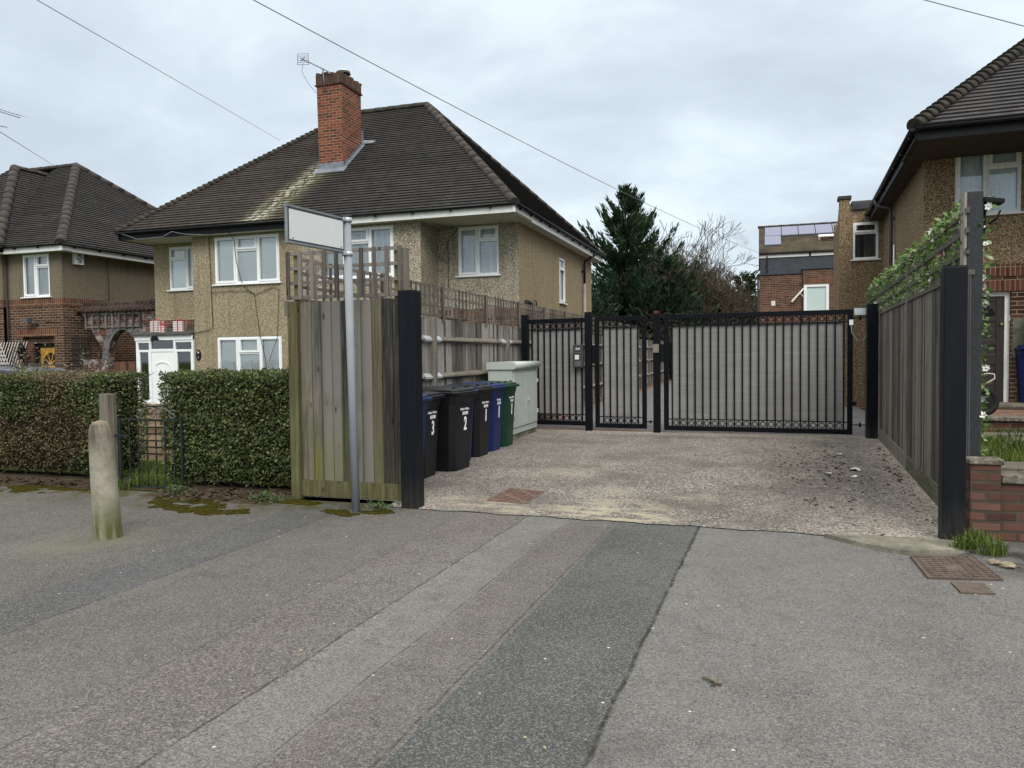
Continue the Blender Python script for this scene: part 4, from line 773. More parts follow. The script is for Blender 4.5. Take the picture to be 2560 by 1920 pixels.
for (p, q) in (((-.045, 4.535), (0, 4.58)), ((0, 4.58), (.1, 4.475)), ((.06, 4.44), (.02, 4.38)), ((.02, 4.38), (-.09, 4.49))): m.bar(q4(*p), q4(*q), .026, .006, (1, 0, 0))
m.build('alarm_emblem', 'black_paint', AB); MB().bar(q4(-.02, 4.48), q4(.025, 4.48), .045, .005, (1, 0, 0)).build('alarm_emblem', 'decal_grey', AB)
LT = MB()
for i in range(-3, 9):
    for sg in (1, -1):
        a0 = -21.78 + i*.11; a1 = a0 + sg*.55
        p, q = V3((a0, 16.80, .9)), V3((a1, 16.80, 2.05))
        LT.bar(p, q, .022, .008, (0, 1, 0))
L_ = tag(LT.build('lattice_trellis', 'lattice_white'), 'white expanding lattice trellis on the brick wall beside the yellow door', 'trellis')
T2 = MB()
for i in range(7): T2.fbox(F2, 17.25+i*.1, 17.275+i*.1, .02, .035, 1.1, 2.18)
for i in range(7): T2.fbox(F2, 17.22, 17.9, .005, .02, 1.15+i*.165, 1.175+i*.165)
tag(T2.build('dark_trellis', 'cable_dark'), 'dark square trellis on the side of the brick house', 'trellis')
t = thing('tv_aerial', 'television aerials reaching in at the left edge above the far roof', 'aerial', (-21.9, 17.2, 8.3))
m = MB().tube([(-22.2, 17.1, 9.15), (-20.55, 17.0, 8.59)], .014, 5)
m.build('boom', 'alu', t); MB().tube([(-22.0, 17.1, 8.62), (-21.08, 17.0, 8.37)], .014, 5).build('boom', 'alu', t); MB().tube([(-22.1, 17.1, 6.4), (-22.1, 17.1, 9.2)], .02, 6).build('mast', 'alu', t)
for i in range(7): c = V3((-21.5+i*.155, 17.03, 8.92-i*.052)); MB().tube([c-V3((.0, .14, -.04)), c+V3((.05, .14, .05))], .004, 4).build('director', 'alu', t)

# ---------------------------------------------------------------- arched side wall between the two houses
W = thing('arch_wall', 'brick side wall with a painted arch and clay tile coping between two houses', 'wall', (-17.5, 17.6, -.36))
FW = FR(0, 17.6, '-y'); ax_, aw, az = -17.62, .56, 1.5
m = MB(); n = 14; top = 2.9
prof = [(ax_-aw, WB)] + [(ax_-aw*math.cos(math.pi*i/n), az+.86*math.sin(math.pi*i/n)) for i in range(n+1)] + [(ax_+aw, WB)]
m.add([fpt(FW, a, 0, z) for a, z in [(-19.16, WB), (ax_-aw, WB), (ax_-aw, az), (-19.16, az)]], [(0, 1, 2, 3)]); m.add([fpt(FW, a, 0, z) for a, z in [(ax_+aw, WB), (-15.96, WB), (-15.96, az), (ax_+aw, az)]], [(0, 1, 2, 3)])
arc = prof[1:-1]
for i in range(n):
    a, b = arc[i], arc[i+1]; ta = -19.16 if i == 0 else a[0]; tb = -15.96 if i == n-1 else b[0]
    m.face([fpt(FW, a[0], 0, a[1]), fpt(FW, b[0], 0, b[1]), fpt(FW, tb, 0, top), fpt(FW, ta, 0, top)])
    m.face([fpt(FW, b[0], 0, b[1]), fpt(FW, a[0], 0, a[1]), fpt(FW, a[0], -.23, a[1]), fpt(FW, b[0], -.23, b[1])])
for sg in (-1, 1): x = ax_+aw*sg; m.face([fpt(FW, x, 0, WB), fpt(FW, x, 0, az), fpt(FW, x, -.23, az), fpt(FW, x, -.23, WB)])
m.face([fpt(FW, -15.96, -.23, az+.9), fpt(FW, -19.16, -.23, az+.9), fpt(FW, -19.16, -.23, top), fpt(FW, -15.96, -.23, top)]); m.build('wall', 'brick_arch', W)
m = MB()
for i in range(22):
    a0, a1 = math.pi*(i+.06)/22, math.pi*(i+.94)/22; P = lambda a, k, d: fpt(FW, ax_-(aw+k)*math.cos(a), d, az+(.86+k)*math.sin(a))
    m.hexa([P(a0, 0, .012), P(a1, 0, .012), P(a1, 0, -.05), P(a0, 0, -.05), P(a0, .22, .012), P(a1, .22, .012), P(a1, .22, -.05), P(a0, .22, -.05)])
m.build('arch_ring', plain('painted_arch', (0.13, 0.125, 0.13), .9, .1, var=.5, sc=8), W)
m = MB(); x = -19.16
while x < -16.0:
    m.tube([fpt(FW, x, .17, 2.88), fpt(FW, x+.12, -.05, 3.08)], .055, 6); x += .16
m.fbox(FW, -19.16, -15.97, -.28, .02, 2.9, 3.02); m.tube([fpt(FW, -19.1, -.1, 3.1), fpt(FW, -15.97, -.1, 3.14)], .09, 8); m.build('coping', 'tile_clay', W)
MB().box(-19.1, -15.98, 20.4, 20.55, WB, 2.6).build('back_wall', 'brick_dark', W)
t = MB(); t.fbox(FW, -18.95, -16.9, .02, .05, 2.43, 2.49).fbox(FW, -18.95, -16.9, .02, .05, 2.80, 2.86)
for i in range(9): t.fbox(FW, -18.95+i*.25, -18.90+i*.25, .05, .075, 2.40, 2.9)
tag(t.build('wall_trellis', 'wood_trellis'), 'grey timber trellis strip fixed above the brick arch', 'trellis')
m = MB()
for i in range(10): m.fbox(FW, ax_-aw+.02+i*.11, ax_-aw+.125+i*.11, -.2, -.17, -.3, 1.42)
tag(m.build('arch_gate', 'wood_red'), 'reddish boarded gate standing inside the brick arch', 'gate')

# ---------------------------------------------------------------- the brown pebbledashed house on the right (turned a little)
XF[0] = Matrix.Translation(V3((2.82, 15.4, 0))) @ Matrix.Rotation(rad(-2.3), 4, 'Z')
Hb = thing('corner_house', 'brown pebbledashed house with a brick ground floor and dark front door at the right edge', 'house', (3.5, 5, .4))
G1 = FR(0, 0, '-y'); G2 = FR(0, 0, '-x'); gf = .49
w1 = (.49, 1.50, 3.86, 5.0); d1 = (.40, 1.37, gf, 2.5); WT2 = 5.06
m = MB(); wall(m, G1, 0, 2.3, 2.97, WT2, [w1]); wall(m, G2, -10.5, 0, -.4, WT2, [(-7.05, -6.75, 4.05, 4.75)]); wall(m, FR(2.3, 0, '-x'), 0, 1.25, 2.97, WT2); wall(m, FR(0, -1.25, '-y'), 2.3, 7.6, 2.97, WT2); wall(m, FR(0, 10.5, '+y'), -9, 0, -.4, WT2); m.build('wall', 'peb_brown', Hb)
m = MB(); wall(m, G1, 0, 2.3, -.4, 2.76, [d1], .22); wall(m, FR(2.3, 0, '-x'), 0, 1.25, -.4, 2.76); wall(m, FR(0, -1.25, '-y'), 2.3, 7.6, -.4, 2.76); m.build('brick_base', 'brick_red', Hb)
m = MB().fbox(G1, -.01, 2.3, -.1, .016, 2.76, 2.97).fbox(FR(0, -1.25, '-y'), 2.29, 7.6, -.1, .016, 2.76, 2.97); m.build('soldier_course', 'brick_sold', Hb)
m = MB().fbox(G1, .3, 1.62, -.1, .02, 2.5, 2.70); m.build('door_lintel', 'brick_sold', Hb)
window(Hb, G1, *w1, L2R, 'net', 'white_old'); MB().fbox(G2, -7.1, -6.7, -.05, .03, 4.01, 4.045).build('small_sill', 'white_old', Hb); MB().fbox(G2, -7.05, -6.75, -.1, -.05, 4.05, 4.75).build('small_window', 'dark_void', Hb)
m = MB(); m.fbox(G1, .40, .48, -.2, -.08, gf, 2.5).fbox(G1, 1.29, 1.37, -.2, -.08, gf, 2.5).fbox(G1, .48, 1.29, -.2, -.08, 2.42, 2.5); m.build('door_frame', 'white_old', Hb, bevel=.004)
D = MB().fbox(G1, .48, 1.29, -.18, -.13, gf+.02, 2.42).build('front_door', 'door_dark', Hb)
m = MB(); q = lambda a0, a1, z0, z1: m.fbox(G1, a0, a1, -.13, -.112, z0, z1)
q(.48, .60, gf+.03, 2.41); q(1.17, 1.29, gf+.03, 2.41); q(.6, 1.17, 2.33, 2.41); q(.6, 1.17, 1.98, 2.06); q(.6, 1.17, 1.56, 1.66); q(.6, 1.17, 1.22, 1.40); q(.6, 1.17, gf+.03, gf+.2)
for a in (.65, 1.57, 2.5): m.bar(fpt(G1, .885, -.12, 2.08), fpt(G1, .885+.26*math.cos(a), -.12, 2.08+.24*math.sin(a)), .025, .02, (0, 1, 0))
m.build('door_panels', 'door_dark', D, bevel=.004); m = MB().ext([fpt(G1, .885+.27*math.cos(math.pi*i/12), -.126, 2.07+.25*math.sin(math.pi*i/12)) for i in range(13)], (0, -1, 0), .003); m.build('fan_light', 'dark_void', D)
MB().fbox(G1, .82, 1.02, -.112, -.1, 1.28, 1.34).build('letterbox', 'gold', D); m = MB().fbox(G1, 1.22, 1.27, -.13, -.115, 1.84, 1.97).tube([fpt(G1, 1.245, -.12, 1.93), fpt(G1, 1.245, -.05, 1.93)], .022, 8); m.build('handle', 'gold', D)
MB().fbox(G1, .91, 1.01, -.112, -.104, 2.02, 2.13).build('number_plate', 'black_paint', D); write('four', G1, .96, -.102, 2.075, 'number', 'gold', D)
MB().fbox(G1, .913, 1.007, -.104, -.1035, 2.023, 2.127).build('plate_rim', 'door_dark', D)
MB().fbox(G1, 1.40, 1.62, -.02, .004, 1.36, 2.02).build('render_patch', 'concrete', Hb); MB().fbox(G1, 1.345, 1.4, -.08, -.04, 1.98, 2.07).build('door_chime', 'fascia', Hb)
MB().fbox(G1, .3, 2.2, .02, .62, .4, .56).build('door_step', 'concrete', Hb, bevel=.012)
ZE2 = 5.1; ex, ey = -.36, -1.62; A0, A1, A2_, A3 = (ex, ey, ZE2), (12.5, ey, ZE2), (12.5, 10.9, ZE2), (ex, 10.9, ZE2)
mid = (10.9+ey)/2; hh = (mid-ey)*.83; P1, P2_ = (ex+6.0, mid, ZE2+hh), (8.5, mid, ZE2+hh)
m = MB(); roofplane(m, [A0, A1, P2_, P1]); roofplane(m, [A3, A0, P1]); roofplane(m, [A2_, A3, P1, P2_]); R2 = m.build('roof', 'tile_right', Hb)
for c_ in (A0, A3): m = MB(); hiptiles(m, c_, P1, .12, .165, .035, 1.18); m.build('bonnet_tiles', 'tile_moss', R2)
m = MB(); hiptiles(m, P1, P2_, .12, .4, .01); m.build('ridge_tiles', 'tile_hip', R2)
eaves(Hb, A0, (8, ey, ZE2), (0, -1, 0), 1.6, 'black_paint', 'soffit_dark', ZE2, brackets=0); eaves(Hb, (ex, 7.0, ZE2), A0, (-1, 0, 0), .34, 'black_paint', 'soffit_dark', ZE2, brackets=1.1, soff=(0, 1.66)); eaves(Hb, A3, (ex, 7.0, ZE2), (-1, 0, 0), .34, 'black_paint', 'soffit_dark', ZE2, brackets=0)
m = MB().tube([(ex-.03, 4.3, 5.02), (ex-.03, 4.25, 4.88), (-.09, 4.15, 4.78), (-.08, 4.15, 4.6), (-.08, 4.15, .3)], .04, 8)
for z in (4.5, 2.9): m.fbox(G2, -4.21, -4.09, 0, .12, z, z+.05)
m.build('downpipe', 'dp_dark', Hb)
MB().tube([(-.035, 3.95, 3.9), (-.035, 3.95, 1.0)], .02, 6).build('waste_pipe', 'upvc', Hb)
# rear wing with a flat roof
O1 = FR(0, 6.6, '-y'); ow = (-.72, -.11, 3.89, 4.87)
m = MB(); wall(m, O1, -1.05, 0, -.4, 5.36, [ow]); wall(m, FR(-1.05, 0, '-x'), -9.6, -6.6, -.4, 4.95); m.face([(-1.05, 6.6, 4.95), (-1.05, 6.6, 5.5), (-1.05, 7.7, 4.95)]); m.box(-1.05, -.8, 6.6, 6.9, 5.36, 5.5); wall(m, FR(0, 9.6, '+y'), 0, 1.05, -.4, 5.3)
m.build('wall', 'peb_brown', Hb); window(Hb, O1, *ow, [(0, 1, 0, .70, False), (0, 1, .70, 1, True)], 'curtain', 'white_old', sillmat='white_old')
m = MB().box(-1.09, -.76, 6.56, 7.0, 5.5, 5.58); m.build('coping', 'cable_dark', Hb); MB().box(-.76, .1, 6.55, 9.6, 5.36, 5.42).build('flat_roof', 'dp_dark', Hb); MB().box(-.74, .0, 6.53, 6.58, 5.20, 5.36).build('fascia', 'slate', Hb)
XF[0] = Matrix.Identity(4)

# ---------------------------------------------------------------- brick building with solar panels at the back
K = thing('rear_building', 'brick building with slate band and mossy roof carrying solar panels, behind the gates', 'building', (4, 38, 0))
K1 = FR(0, 34, '-y'); kw = (2.0, 3.1, 1.1, 4.25)
m = MB(); wall(m, K1, .02, 1.75, -.4, 4.72); wall(m, FR(.02, 0, '-x'), -44, -34, -.4, 4.72); wall(m, FR(0, 33.87, '-y'), 1.75, 6.5, -.4, 4.88, [(1.78, 2.75, 3.0, 4.25), (1.78, 2.75, .5, 2.4)]); wall(m, FR(1.75, 0, '-x'), -34, -33.87, -.4, 4.88); wall(m, FR(0, 44, '+y'), -6.5, 0, -.4, 4.7); m.build('wall', 'brick_rear', K)
m = MB().fbox(FR(0, 33.87, '-y'), 1.74, 2.9, -.05, .012, 4.26, 4.48); m.build('soldier_course', 'brick_sold', K)
m = MB().fbox(K1, -.02, 1.75, -.2, .05, 4.72, 4.77).fbox(FR(0, 33.87, '-y'), 1.70, 6.5, -.2, .05, 4.88, 4.93); m.build('string_course', 'slate', K)
MB().fbox(K1, .05, 6.5, -.3, .01, 4.77, 5.43).build('slate_band', 'slate', K)
MB().fbox(K1, 0.0, 1.98, -.3, .05, 5.43, 5.56).fbox(K1, 2.06, 6.5, -.3, .05, 5.43, 5.56).build('fascia', 'fascia', K); MB().fbox(K1, .3, .36, .01, .06, 4.8, 5.5).tube([fpt(K1, .0, .1, 5.6), fpt(K1, 6.5, .1, 5.6)], .05, 6).build('gutter', 'gutter', K)
zk = lambda y: 5.62 + (y-33.88)*.62
m = MB().hexa([V3(p) for p in [(0, 33.85, 5.58), (6.6, 33.85, 5.58), (6.6, 36.1, 6.98), (0.0, 36.1, 6.98), (0, 33.83, 5.64), (6.6, 33.83, 5.64), (6.6, 36.1, 7.05), (0, 36.1, 7.05)]]); m.face([(0, 36.1, 7.05), (6.6, 36.1, 7.05), (6.6, 39, 5.4), (0, 39, 5.4)]); m.face([(.02, 33.9, 4.7), (.02, 39, 4.7), (.02, 39, 5.4), (.02, 36.1, 7.0), (.02, 33.9, 5.6)]); KR = m.build('roof', 'roof_rear', K)
m = MB(); hiptiles(m, (-.02, 36.1, 7.05), (6.6, 36.1, 7.05), .09, .45, .004); m.build('ridge_tiles', 'tile_hip', KR)
zrk = lambda y: 5.64 + (y-33.83)*(7.05-5.64)/(36.1-33.83)
def solar(x0, x1, ya, yb, par):
    o_ = .07; m = MB().hexa([V3(p) for p in [(x0, ya, zrk(ya)+.03), (x1, ya, zrk(ya)+.03), (x1, yb, zrk(yb)+.03), (x0, yb, zrk(yb)+.03), (x0, ya, zrk(ya)+o_), (x1, ya, zrk(ya)+o_), (x1, yb, zrk(yb)+o_), (x0, yb, zrk(yb)+o_)]]); return m.build('solar_panel', 'solar', par)
for i in range(6): solar(.26+i*.69, .26+i*.69+.66, 35.15, 35.9, KR)
solar(.24, .90, 34.37, 35.1, KR)
sk = MB().hexa([V3(p) for p in [(2.4, 34.62, zrk(34.62)), (3.4, 34.62, zrk(34.62)), (3.4, 35.0, zrk(35.0)), (2.4, 35.0, zrk(35.0)), (2.4, 34.52, zrk(34.62)+.16), (3.4, 34.52, zrk(34.62)+.16), (3.4, 34.98, zrk(35.0)+.06), (2.4, 34.98, zrk(35.0)+.06)]]).build('skylight', 'white_old', KR); MB().hexa([V3(p) for p in [(2.47, 34.53, zrk(34.62)+.03), (3.4, 34.53, zrk(34.62)+.03), (3.4, 34.5, zrk(34.62)+.12), (2.47, 34.5, zrk(34.62)+.12), (2.47, 34.6, zrk(34.62)+.03), (3.4, 34.6, zrk(34.62)+.03), (3.4, 34.6, zrk(34.62)+.12), (2.47, 34.6, zrk(34.62)+.12)]]).build('skylight_pane', 'brick_dark', sk)
K2 = FR(0, 33.87, '-y'); window(K, K2, 1.78, 2.75, 3.0, 4.25, [(0, 1, 0, 1, False)], 'frost', sill=False, t=.11, pane='frost'); window(K, K2, 1.78, 2.75, .5, 2.4, [(0, .5, 0, 1, False), (.5, 1, 0, 1, False)], None, sill=False)
MB().fbox(K1, .50, .66, -.02, .02, 3.42, 3.62).build('vent_plate', 'lattice_white', K)
MB().bar((1.30, 33.75, 3.55), (1.76, 33.8, 4.08), .10, .06).bar((1.62, 33.75, 3.9), (1.76, 33.85, 3.75), .02, .02).build('awning_arm', 'white_old', K)
MB().tube([(-.03, 33.95, 4.7), (-.03, 33.95, 0)], .04, 6).build('downpipe', 'gutter', K)

# ---------------------------------------------------------------- trees and shrubs beyond
def conifer(label, c, h, r, n_tier, seed, mat='conifer', low=.3, dens=1.0, upsweep=.75, bulge=.62):
    rng = random.Random(seed); t = thing('conifer_tree', label, 'tree', c, 'evergreen trees beyond the gates')
    c = V3(c); MB().tube([c, c+V3((.05, 0, h*.5)), c+V3((0, 0, h*.97))], [h*.022, h*.013, .015], 7).build('trunk', 'bark', t)
    V, F = [], []; tw = MB()
    for i in range(n_tier):
        k = (i+rng.random())/n_tier; z = low + (h-low)*k**.92; prof = (1-k)**bulge*(1 if k > .12 else .8+k); 
        for _ in range(max(3, int(9*(1-k*.55)))):
            a = rng.uniform(0, 6.283); L = r*prof*(rng.uniform(.5, .95) if rng.random() < .7 else rng.uniform(.95, 1.3)); 
            if L < .12: L = .12
            d = V3((math.cos(a), math.sin(a), 0)); sd_ = V3((-d.y, d.x, 0)); p0 = c+Z*z; pts = []
            for q in range(5): s_ = q/4; pts.append(p0 + d*L*s_ + Z*(L*upsweep*(s_**1.8) - L*.12*s_) + sd_*L*.1*math.sin(s_*3+a))
            tw.tube(pts, [.035*L/2+.008, .02, .014, .008, .004], 3, caps=False)
            nsp = int((12 + 40*L)*dens)
            for _ in range(nsp):
                s_ = rng.uniform(.12, 1.0); j = min(3, int(s_*4)); f = s_*4-j; b = pts[j].lerp(pts[j+1], f)
                ax = (pts[j+1]-pts[j]).normalized(); e_ = (ax*rng.uniform(.6, 1.4) + sd_*rng.uniform(-.8, .8) + Z*rng.uniform(-.3, .45)).normalized()
                ln = rng.uniform(.2, .5)*(1.15-.4*s_)*min(1.25, .5+h/12); w = e_.cross(V3((rng.gauss(0, 1), rng.gauss(0, 1), rng.gauss(0, 1)))).normalized()*ln*.105
                b = b + V3((rng.gauss(0, .07), rng.gauss(0, .07), rng.gauss(0, .07))); o = len(V); V += [b, b+e_*ln*.4+w, b+e_*ln, b+e_*ln*.4-w]; F.append((o, o+1, o+2, o+3))
    m = MB(); m.v, m.f, m.sm = V, F, [False]*len(F); m.build('crown', mat, t, uv=False); tw.build('branches', 'bark', t, uv=False); return t
conifer('tall dark pointed conifer rising beyond the gates beside the rendered house', (-7.3, 44, -.3), 11.1, 3.9, 34, 3, dens=1.6, bulge=.68, upsweep=.95)
conifer('lower spreading dark conifer just right of the tall pointed one', (-4.9, 43, -.3), 7.0, 2.7, 28, 5, dens=1.5, bulge=.6)
conifer('bushy dark evergreen low beside the brown twiggy tree', (-2.55, 47, -.3), 5.2, 2.1, 20, 9, 'ever2', bulge=.42)
conifer('sparse dark evergreen at the far right of the trees beside the brick building', (-1.0, 52, -.3), 6.9, 2.1, 22, 11, 'ever2', dens=.9, bulge=.5)
conifer('dark evergreen at the foot of the tall conifer nearest the house wall', (-8.6, 40, -.3), 4.9, 2.3, 22, 15, bulge=.45)
conifer('small dark evergreen close against the brick building', (-.2, 50, -.3), 6.4, 1.2, 16, 19, 'ever2', bulge=.4)
def bare(label, c, h, seed, mat, spread=.42, depth=6, n0=3, thick=.10, stems=1, fine=.007, first=.24, kids=(2, 3)):
    rng = random.Random(seed); t = thing('bare_tree', label, 'tree', c, 'leafless trees beyond the gates'); tr, br = MB(), MB(); c = V3(c)
    def grow(p, d, L, r, lv):
        n = 3; pts = [p]; q = p; dd = d.copy()
        for i in range(n):
            dd = (dd + V3((rng.gauss(0, .12), rng.gauss(0, .12), rng.gauss(.05, .08)))).normalized(); q = q + dd*L/n; pts.append(q)
        (tr if lv == 0 else br).tube(pts, [max(fine, r*(1-.35*i/n)) for i in range(n+1)], 6 if lv < 2 else 3, caps=False)
        if lv >= depth: return
        for k in range(rng.choice(kids) + (1 if lv == 0 else 0)):
            a = rng.uniform(0, 6.283); o = dd.orthogonal().normalized(); o = Matrix.Rotation(a, 3, dd) @ o; nd = (dd + o*rng.uniform(.6, 1.3)*spread*1.6 + Z*.12).normalized()
            grow(pts[-1] if k < 2 else pts[2], nd, L*rng.uniform(.62, .86), r*rng.uniform(.5, .66), lv+1)
    for s_ in range(stems): grow(c + V3((rng.uniform(-.3, .3)*(stems > 1), rng.uniform(-.3, .3)*(stems > 1), 0)), V3((rng.uniform(-.25, .25)*(stems > 1), rng.uniform(-.2, .2)*(stems > 1), 1)).normalized(), h*first, thick, 0)
    tr.build('trunk', mat, t, uv=False); br.build('crown', mat, t, uv=False); return t
bare('bare tree with tall pruned limbs behind the conifers', (-5.1, 50, -.3), 12.2, 21, 'bark', .36, 6, thick=.15, stems=3, fine=.013)
bare('brown leafless bushy tree with a dense mass of fine twigs', (-4.05, 47, -.3), 9.6, 8, 'bark_pale', .5, 7, thick=.08, stems=8, fine=.011, first=.25)
bare('dense brown twiggy bush right of the conifers and lower than its neighbour', (-2.9, 45.5, -.3), 7.4, 31, 'bark_pale', .5, 7, thick=.06, stems=7, fine=.010, first=.25)
bare('low grey twiggy bush against the corner of the brick building', (-.6, 38, -.3), 3.9, 14, 'bark_pale', .5, 5, thick=.05, stems=4, fine=.007)
bare('small reddish leafless shrub poking above the narrow gate', (-4.0, 24, -.3), 2.9, 17, 'bark_pale', .3, 3, thick=.02, stems=4, fine=.005)
def tangle(label, c, sx, z0, z1, n, seed):
    rng = random.Random(seed); t = thing('climbing_plant', label, 'plant', c); m = MB()
    for _ in range(n):
        p = V3(c) + V3((rng.uniform(-sx, sx), rng.uniform(-.1, .1), rng.uniform(z0, z1))); d = V3((rng.gauss(0, 1), rng.gauss(0, .4), rng.gauss(0, .8))).normalized(); pts = [p]
        for i in range(4): d = (d+V3((rng.gauss(0, .5), rng.gauss(0, .2), rng.gauss(-.1, .4)))).normalized(); pts.append(pts[-1]+d*.11)
        m.tube(pts, .007, 3, caps=False)
    m.build('stems', 'bark_pale', t, uv=False)
tangle('bare twining stems on the far fence seen above the gates', (-3.0, 27, 2.0), .9, -.1, .75, 90, 3)
# a wisp of boiler steam beside the roof
sm = bpy.data.materials.new('steam'); sm.use_nodes = True; nt = sm.node_tree; nt.nodes.clear(); oo = nt.nodes.new('ShaderNodeOutputMaterial'); pv = nt.nodes.new('ShaderNodeVolumePrincipled'); pv.inputs['Color'].default_value = (.42, .43, .46, 1)
tcx = nt.nodes.new('ShaderNodeTexCoord'); nz = nt.nodes.new('ShaderNodeTexNoise'); nz.inputs['Scale'].default_value = 4.0; nz.inputs['Detail'].default_value = 4; nt.links.new(tcx.outputs['Object'], nz.inputs['Vector']); mrr = nt.nodes.new('ShaderNodeMapRange'); nt.links.new(nz.outputs[0], mrr.inputs[0]); mrr.inputs[1].default_value = .47; mrr.inputs[2].default_value = .7; mrr.inputs[4].default_value = 1.5; nt.links.new(mrr.outputs[0], pv.inputs['Density']); nt.links.new(pv.outputs[0], oo.inputs['Volume']); M['steam'] = sm
m = MB().tube([(-.25, 39, 6.5), (-.75, 39, 6.95), (-1.15, 39, 7.35), (-1.3, 39, 7.85)], [.12, .26, .24, .1], 9); tag(m.build('steam_wisp', 'steam', uv=False), 'faint grey wisp of steam drifting left of the solar roof', 'steam', kind='stuff')

# ---------------------------------------------------------------- fences
FFt = FR(0, 6.92, '-y')
T = thing('front_fence', 'short weathered board fence topped with square trellis, streaked green with algae, beside the street sign', 'fence', (-4.0, 6.95, 0))
m = MB(); bx = -4.585; k = 0
for w in (.128, .12, .125, .12, .122, .118, .12, .126, .118, .122):
    m.hexa([V3(p) for p in [(bx, 6.93, .205), (bx+w+.012, 6.914-.016*(k % 2), .205), (bx+w+.012, 6.94, .205), (bx, 6.95, .205), (bx, 6.93, 2.075), (bx+w+.012, 6.914-.016*(k % 2), 2.075), (bx+w+.012, 6.94, 2.075), (bx, 6.95, 2.075)]]); bx += w-.004; k += 1
m.build('board_panel', 'wood_front', T); MB().box(-4.60, -3.40, 6.905, 6.945, .035, .203).build('gravel_board', 'wood_green', T, bevel=.004)
MB().box(-4.70, -4.588, 6.87, 6.98, 0, 2.08).build('post', 'wood_green', T, bevel=.006); MB().box(-4.72, -4.68, 6.85, 6.9, 1.93, 2.085).build('cleat', 'wood_trellis', T)
def trellis(parent, fr, a0, a1, z0, z1, nv, nh, w=.04, mat='wood_trellis', d=.0, hw=.035):
    m = MB()
    for i in range(nh): z = z0+.02+(z1-z0-.04)*i/(nh-1); m.fbox(fr, a0, a1, d-.012, d+.006, z-hw/2, z+hw/2)
    for i in range(nv): a = a0+.02+(a1-a0-.04)*i/(nv-1); m.fbox(fr, a-w/2, a+w/2, d+.008, d+.026, z0, z1)
    return m.build('trellis', mat, parent)
trellis(T, FFt, -4.72, -3.385, 2.10, 2.60, 10, 4); MB().box(-4.66, -4.60, 6.95, 7.02, 2.0, 2.57).build('trellis_post', 'wood_green', T); MB().box(-3.49, -3.43, 6.95, 7.02, 2.0, 2.56).build('trellis_post', 'wood_green', T); MB().box(-3.40, -3.345, 6.93, 7.0, 2.08, 2.58).build('trellis_post', 'wood_trellis', T)

S = thing('side_fence', 'long weathered board fence with rails and trellis running behind the bins and past the gates', 'fence', (-4.66, 20, 0))
FSd = FR(-4.66, 0, '+x'); posts = [7.05, 10.46, 13.96, 16.4, 18.9, 21.4, 23.9, 26.4, 28.9, 31.4, 33.9, 37, 40, 43, 46]
for a, b in zip(posts, posts[1:]):
    m = MB(); y = a; k = 0
    while y < b-.02:
        w = min(random.uniform(.10, .13), b-y); m.fbox(FSd, y, y+w+.004, -.03+.006*(k % 2), -.015+.006*(k % 2), .16, 2.06); y += w; k += 1
    m.build('board_panel', 'wood_grey', S); MB().fbox(FSd, a, b, -.035, -.008, 0, .157).build('gravel_board', 'wood_rail', S)
    m = MB()
    for z in (1.74, 1.18, .55):
        m.hexa([fpt(FSd, p, d, zz) for p, d, zz in [(a, .045, z-.02), (b, .045, z-.02), (b, -.01, z-.05), (a, -.01, z-.05), (a, .045, z+.0), (b, .045, z+.0), (b, -.01, z+.05), (a, -.01, z+.05)]])
    m.build('arris_rail', 'wood_rail', S)
    m = MB()
    for z in (1.74, 1.18, .55):
        for p in (a+.06, b-.30): m = MB(); m.hexa([fpt(FSd, p+u, d, zz) for u, d, zz in [(0, .05, z-.026), (.24, .05, z-.026), (.24, -.006, z-.056), (0, -.006, z-.056), (0, .05, z+.004), (.24, .05, z+.004), (.24, -.006, z+.054), (0, -.006, z+.054)]]); m.build('rail_bracket', 'galv', S)
for y in posts[1:]: MB().fbox(FSd, y-.05, y+.05, -.03, .075, 0, 2.06).build('post', 'wood_rail' if y > 14 else 'wood_fpost', S, bevel=.006)
y = 7.0
while y < 30: n_ = min(y+1.95, 31); trellis(S, FSd, y+.02, n_-.02, 2.085, 2.56, 13 if y < 17 else 9, 4, .032, d=-.01); MB().fbox(FSd, n_-.02, n_+.03, -.03, .03, 2.02, 2.58).build('trellis_post', 'wood_trellis', S); y = n_+.01

def black_post(label, x0, x1, y0, y1, h, mat='black_post', grp='black posts round the driveway'):
    t = thing('black_post', label, 'post', ((x0+x1)/2, (y0+y1)/2, 0), grp); MB().box(x0, x1, y0, y1, -.05, h).build('shaft', mat, t, bevel=.008); MB().box(x0+.004, x1-.004, y0+.004, y1-.004, h, h+.006).build('cap', mat, t); return t
black_post('tall square black post at the right end of the front fence, left of the bins', -3.345, -3.165, 6.72, 6.88, 2.13)
black_post('thick square black post at the street end of the right fence, beside the brick pier', 1.352, 1.512, 6.58, 6.73, 2.13)
black_post('thick black hinge post right of the wide gate, at the far end of the fence', 1.73, 1.94, 14.0, 14.2, 2.27)
black_post('slim black post behind the grey cabinet holding the fixed gate panel', -4.52, -4.39, 14.55, 14.68, 2.28, 'black_metal')
black_post('slim black post between the fixed panel and the narrow gate', -3.19, -3.06, 14.36, 14.49, 2.29, 'black_metal')
Pr = black_post('slim black post with a rusty top between the narrow gate and the wide gate', -1.87, -1.745, 14.26, 14.38, 2.28, 'black_metal')
MB().box(-1.85, -1.765, 14.256, 14.262, 2.22, 2.275).build('rust_patch', 'rust', Pr); MB().box(-1.87, -1.76, 14.235, 14.258, 1.50, 1.66).build('reader_plate', plain('worn_plate', (0.15, 0.135, 0.12), .5, .4, var=.3), Pr)

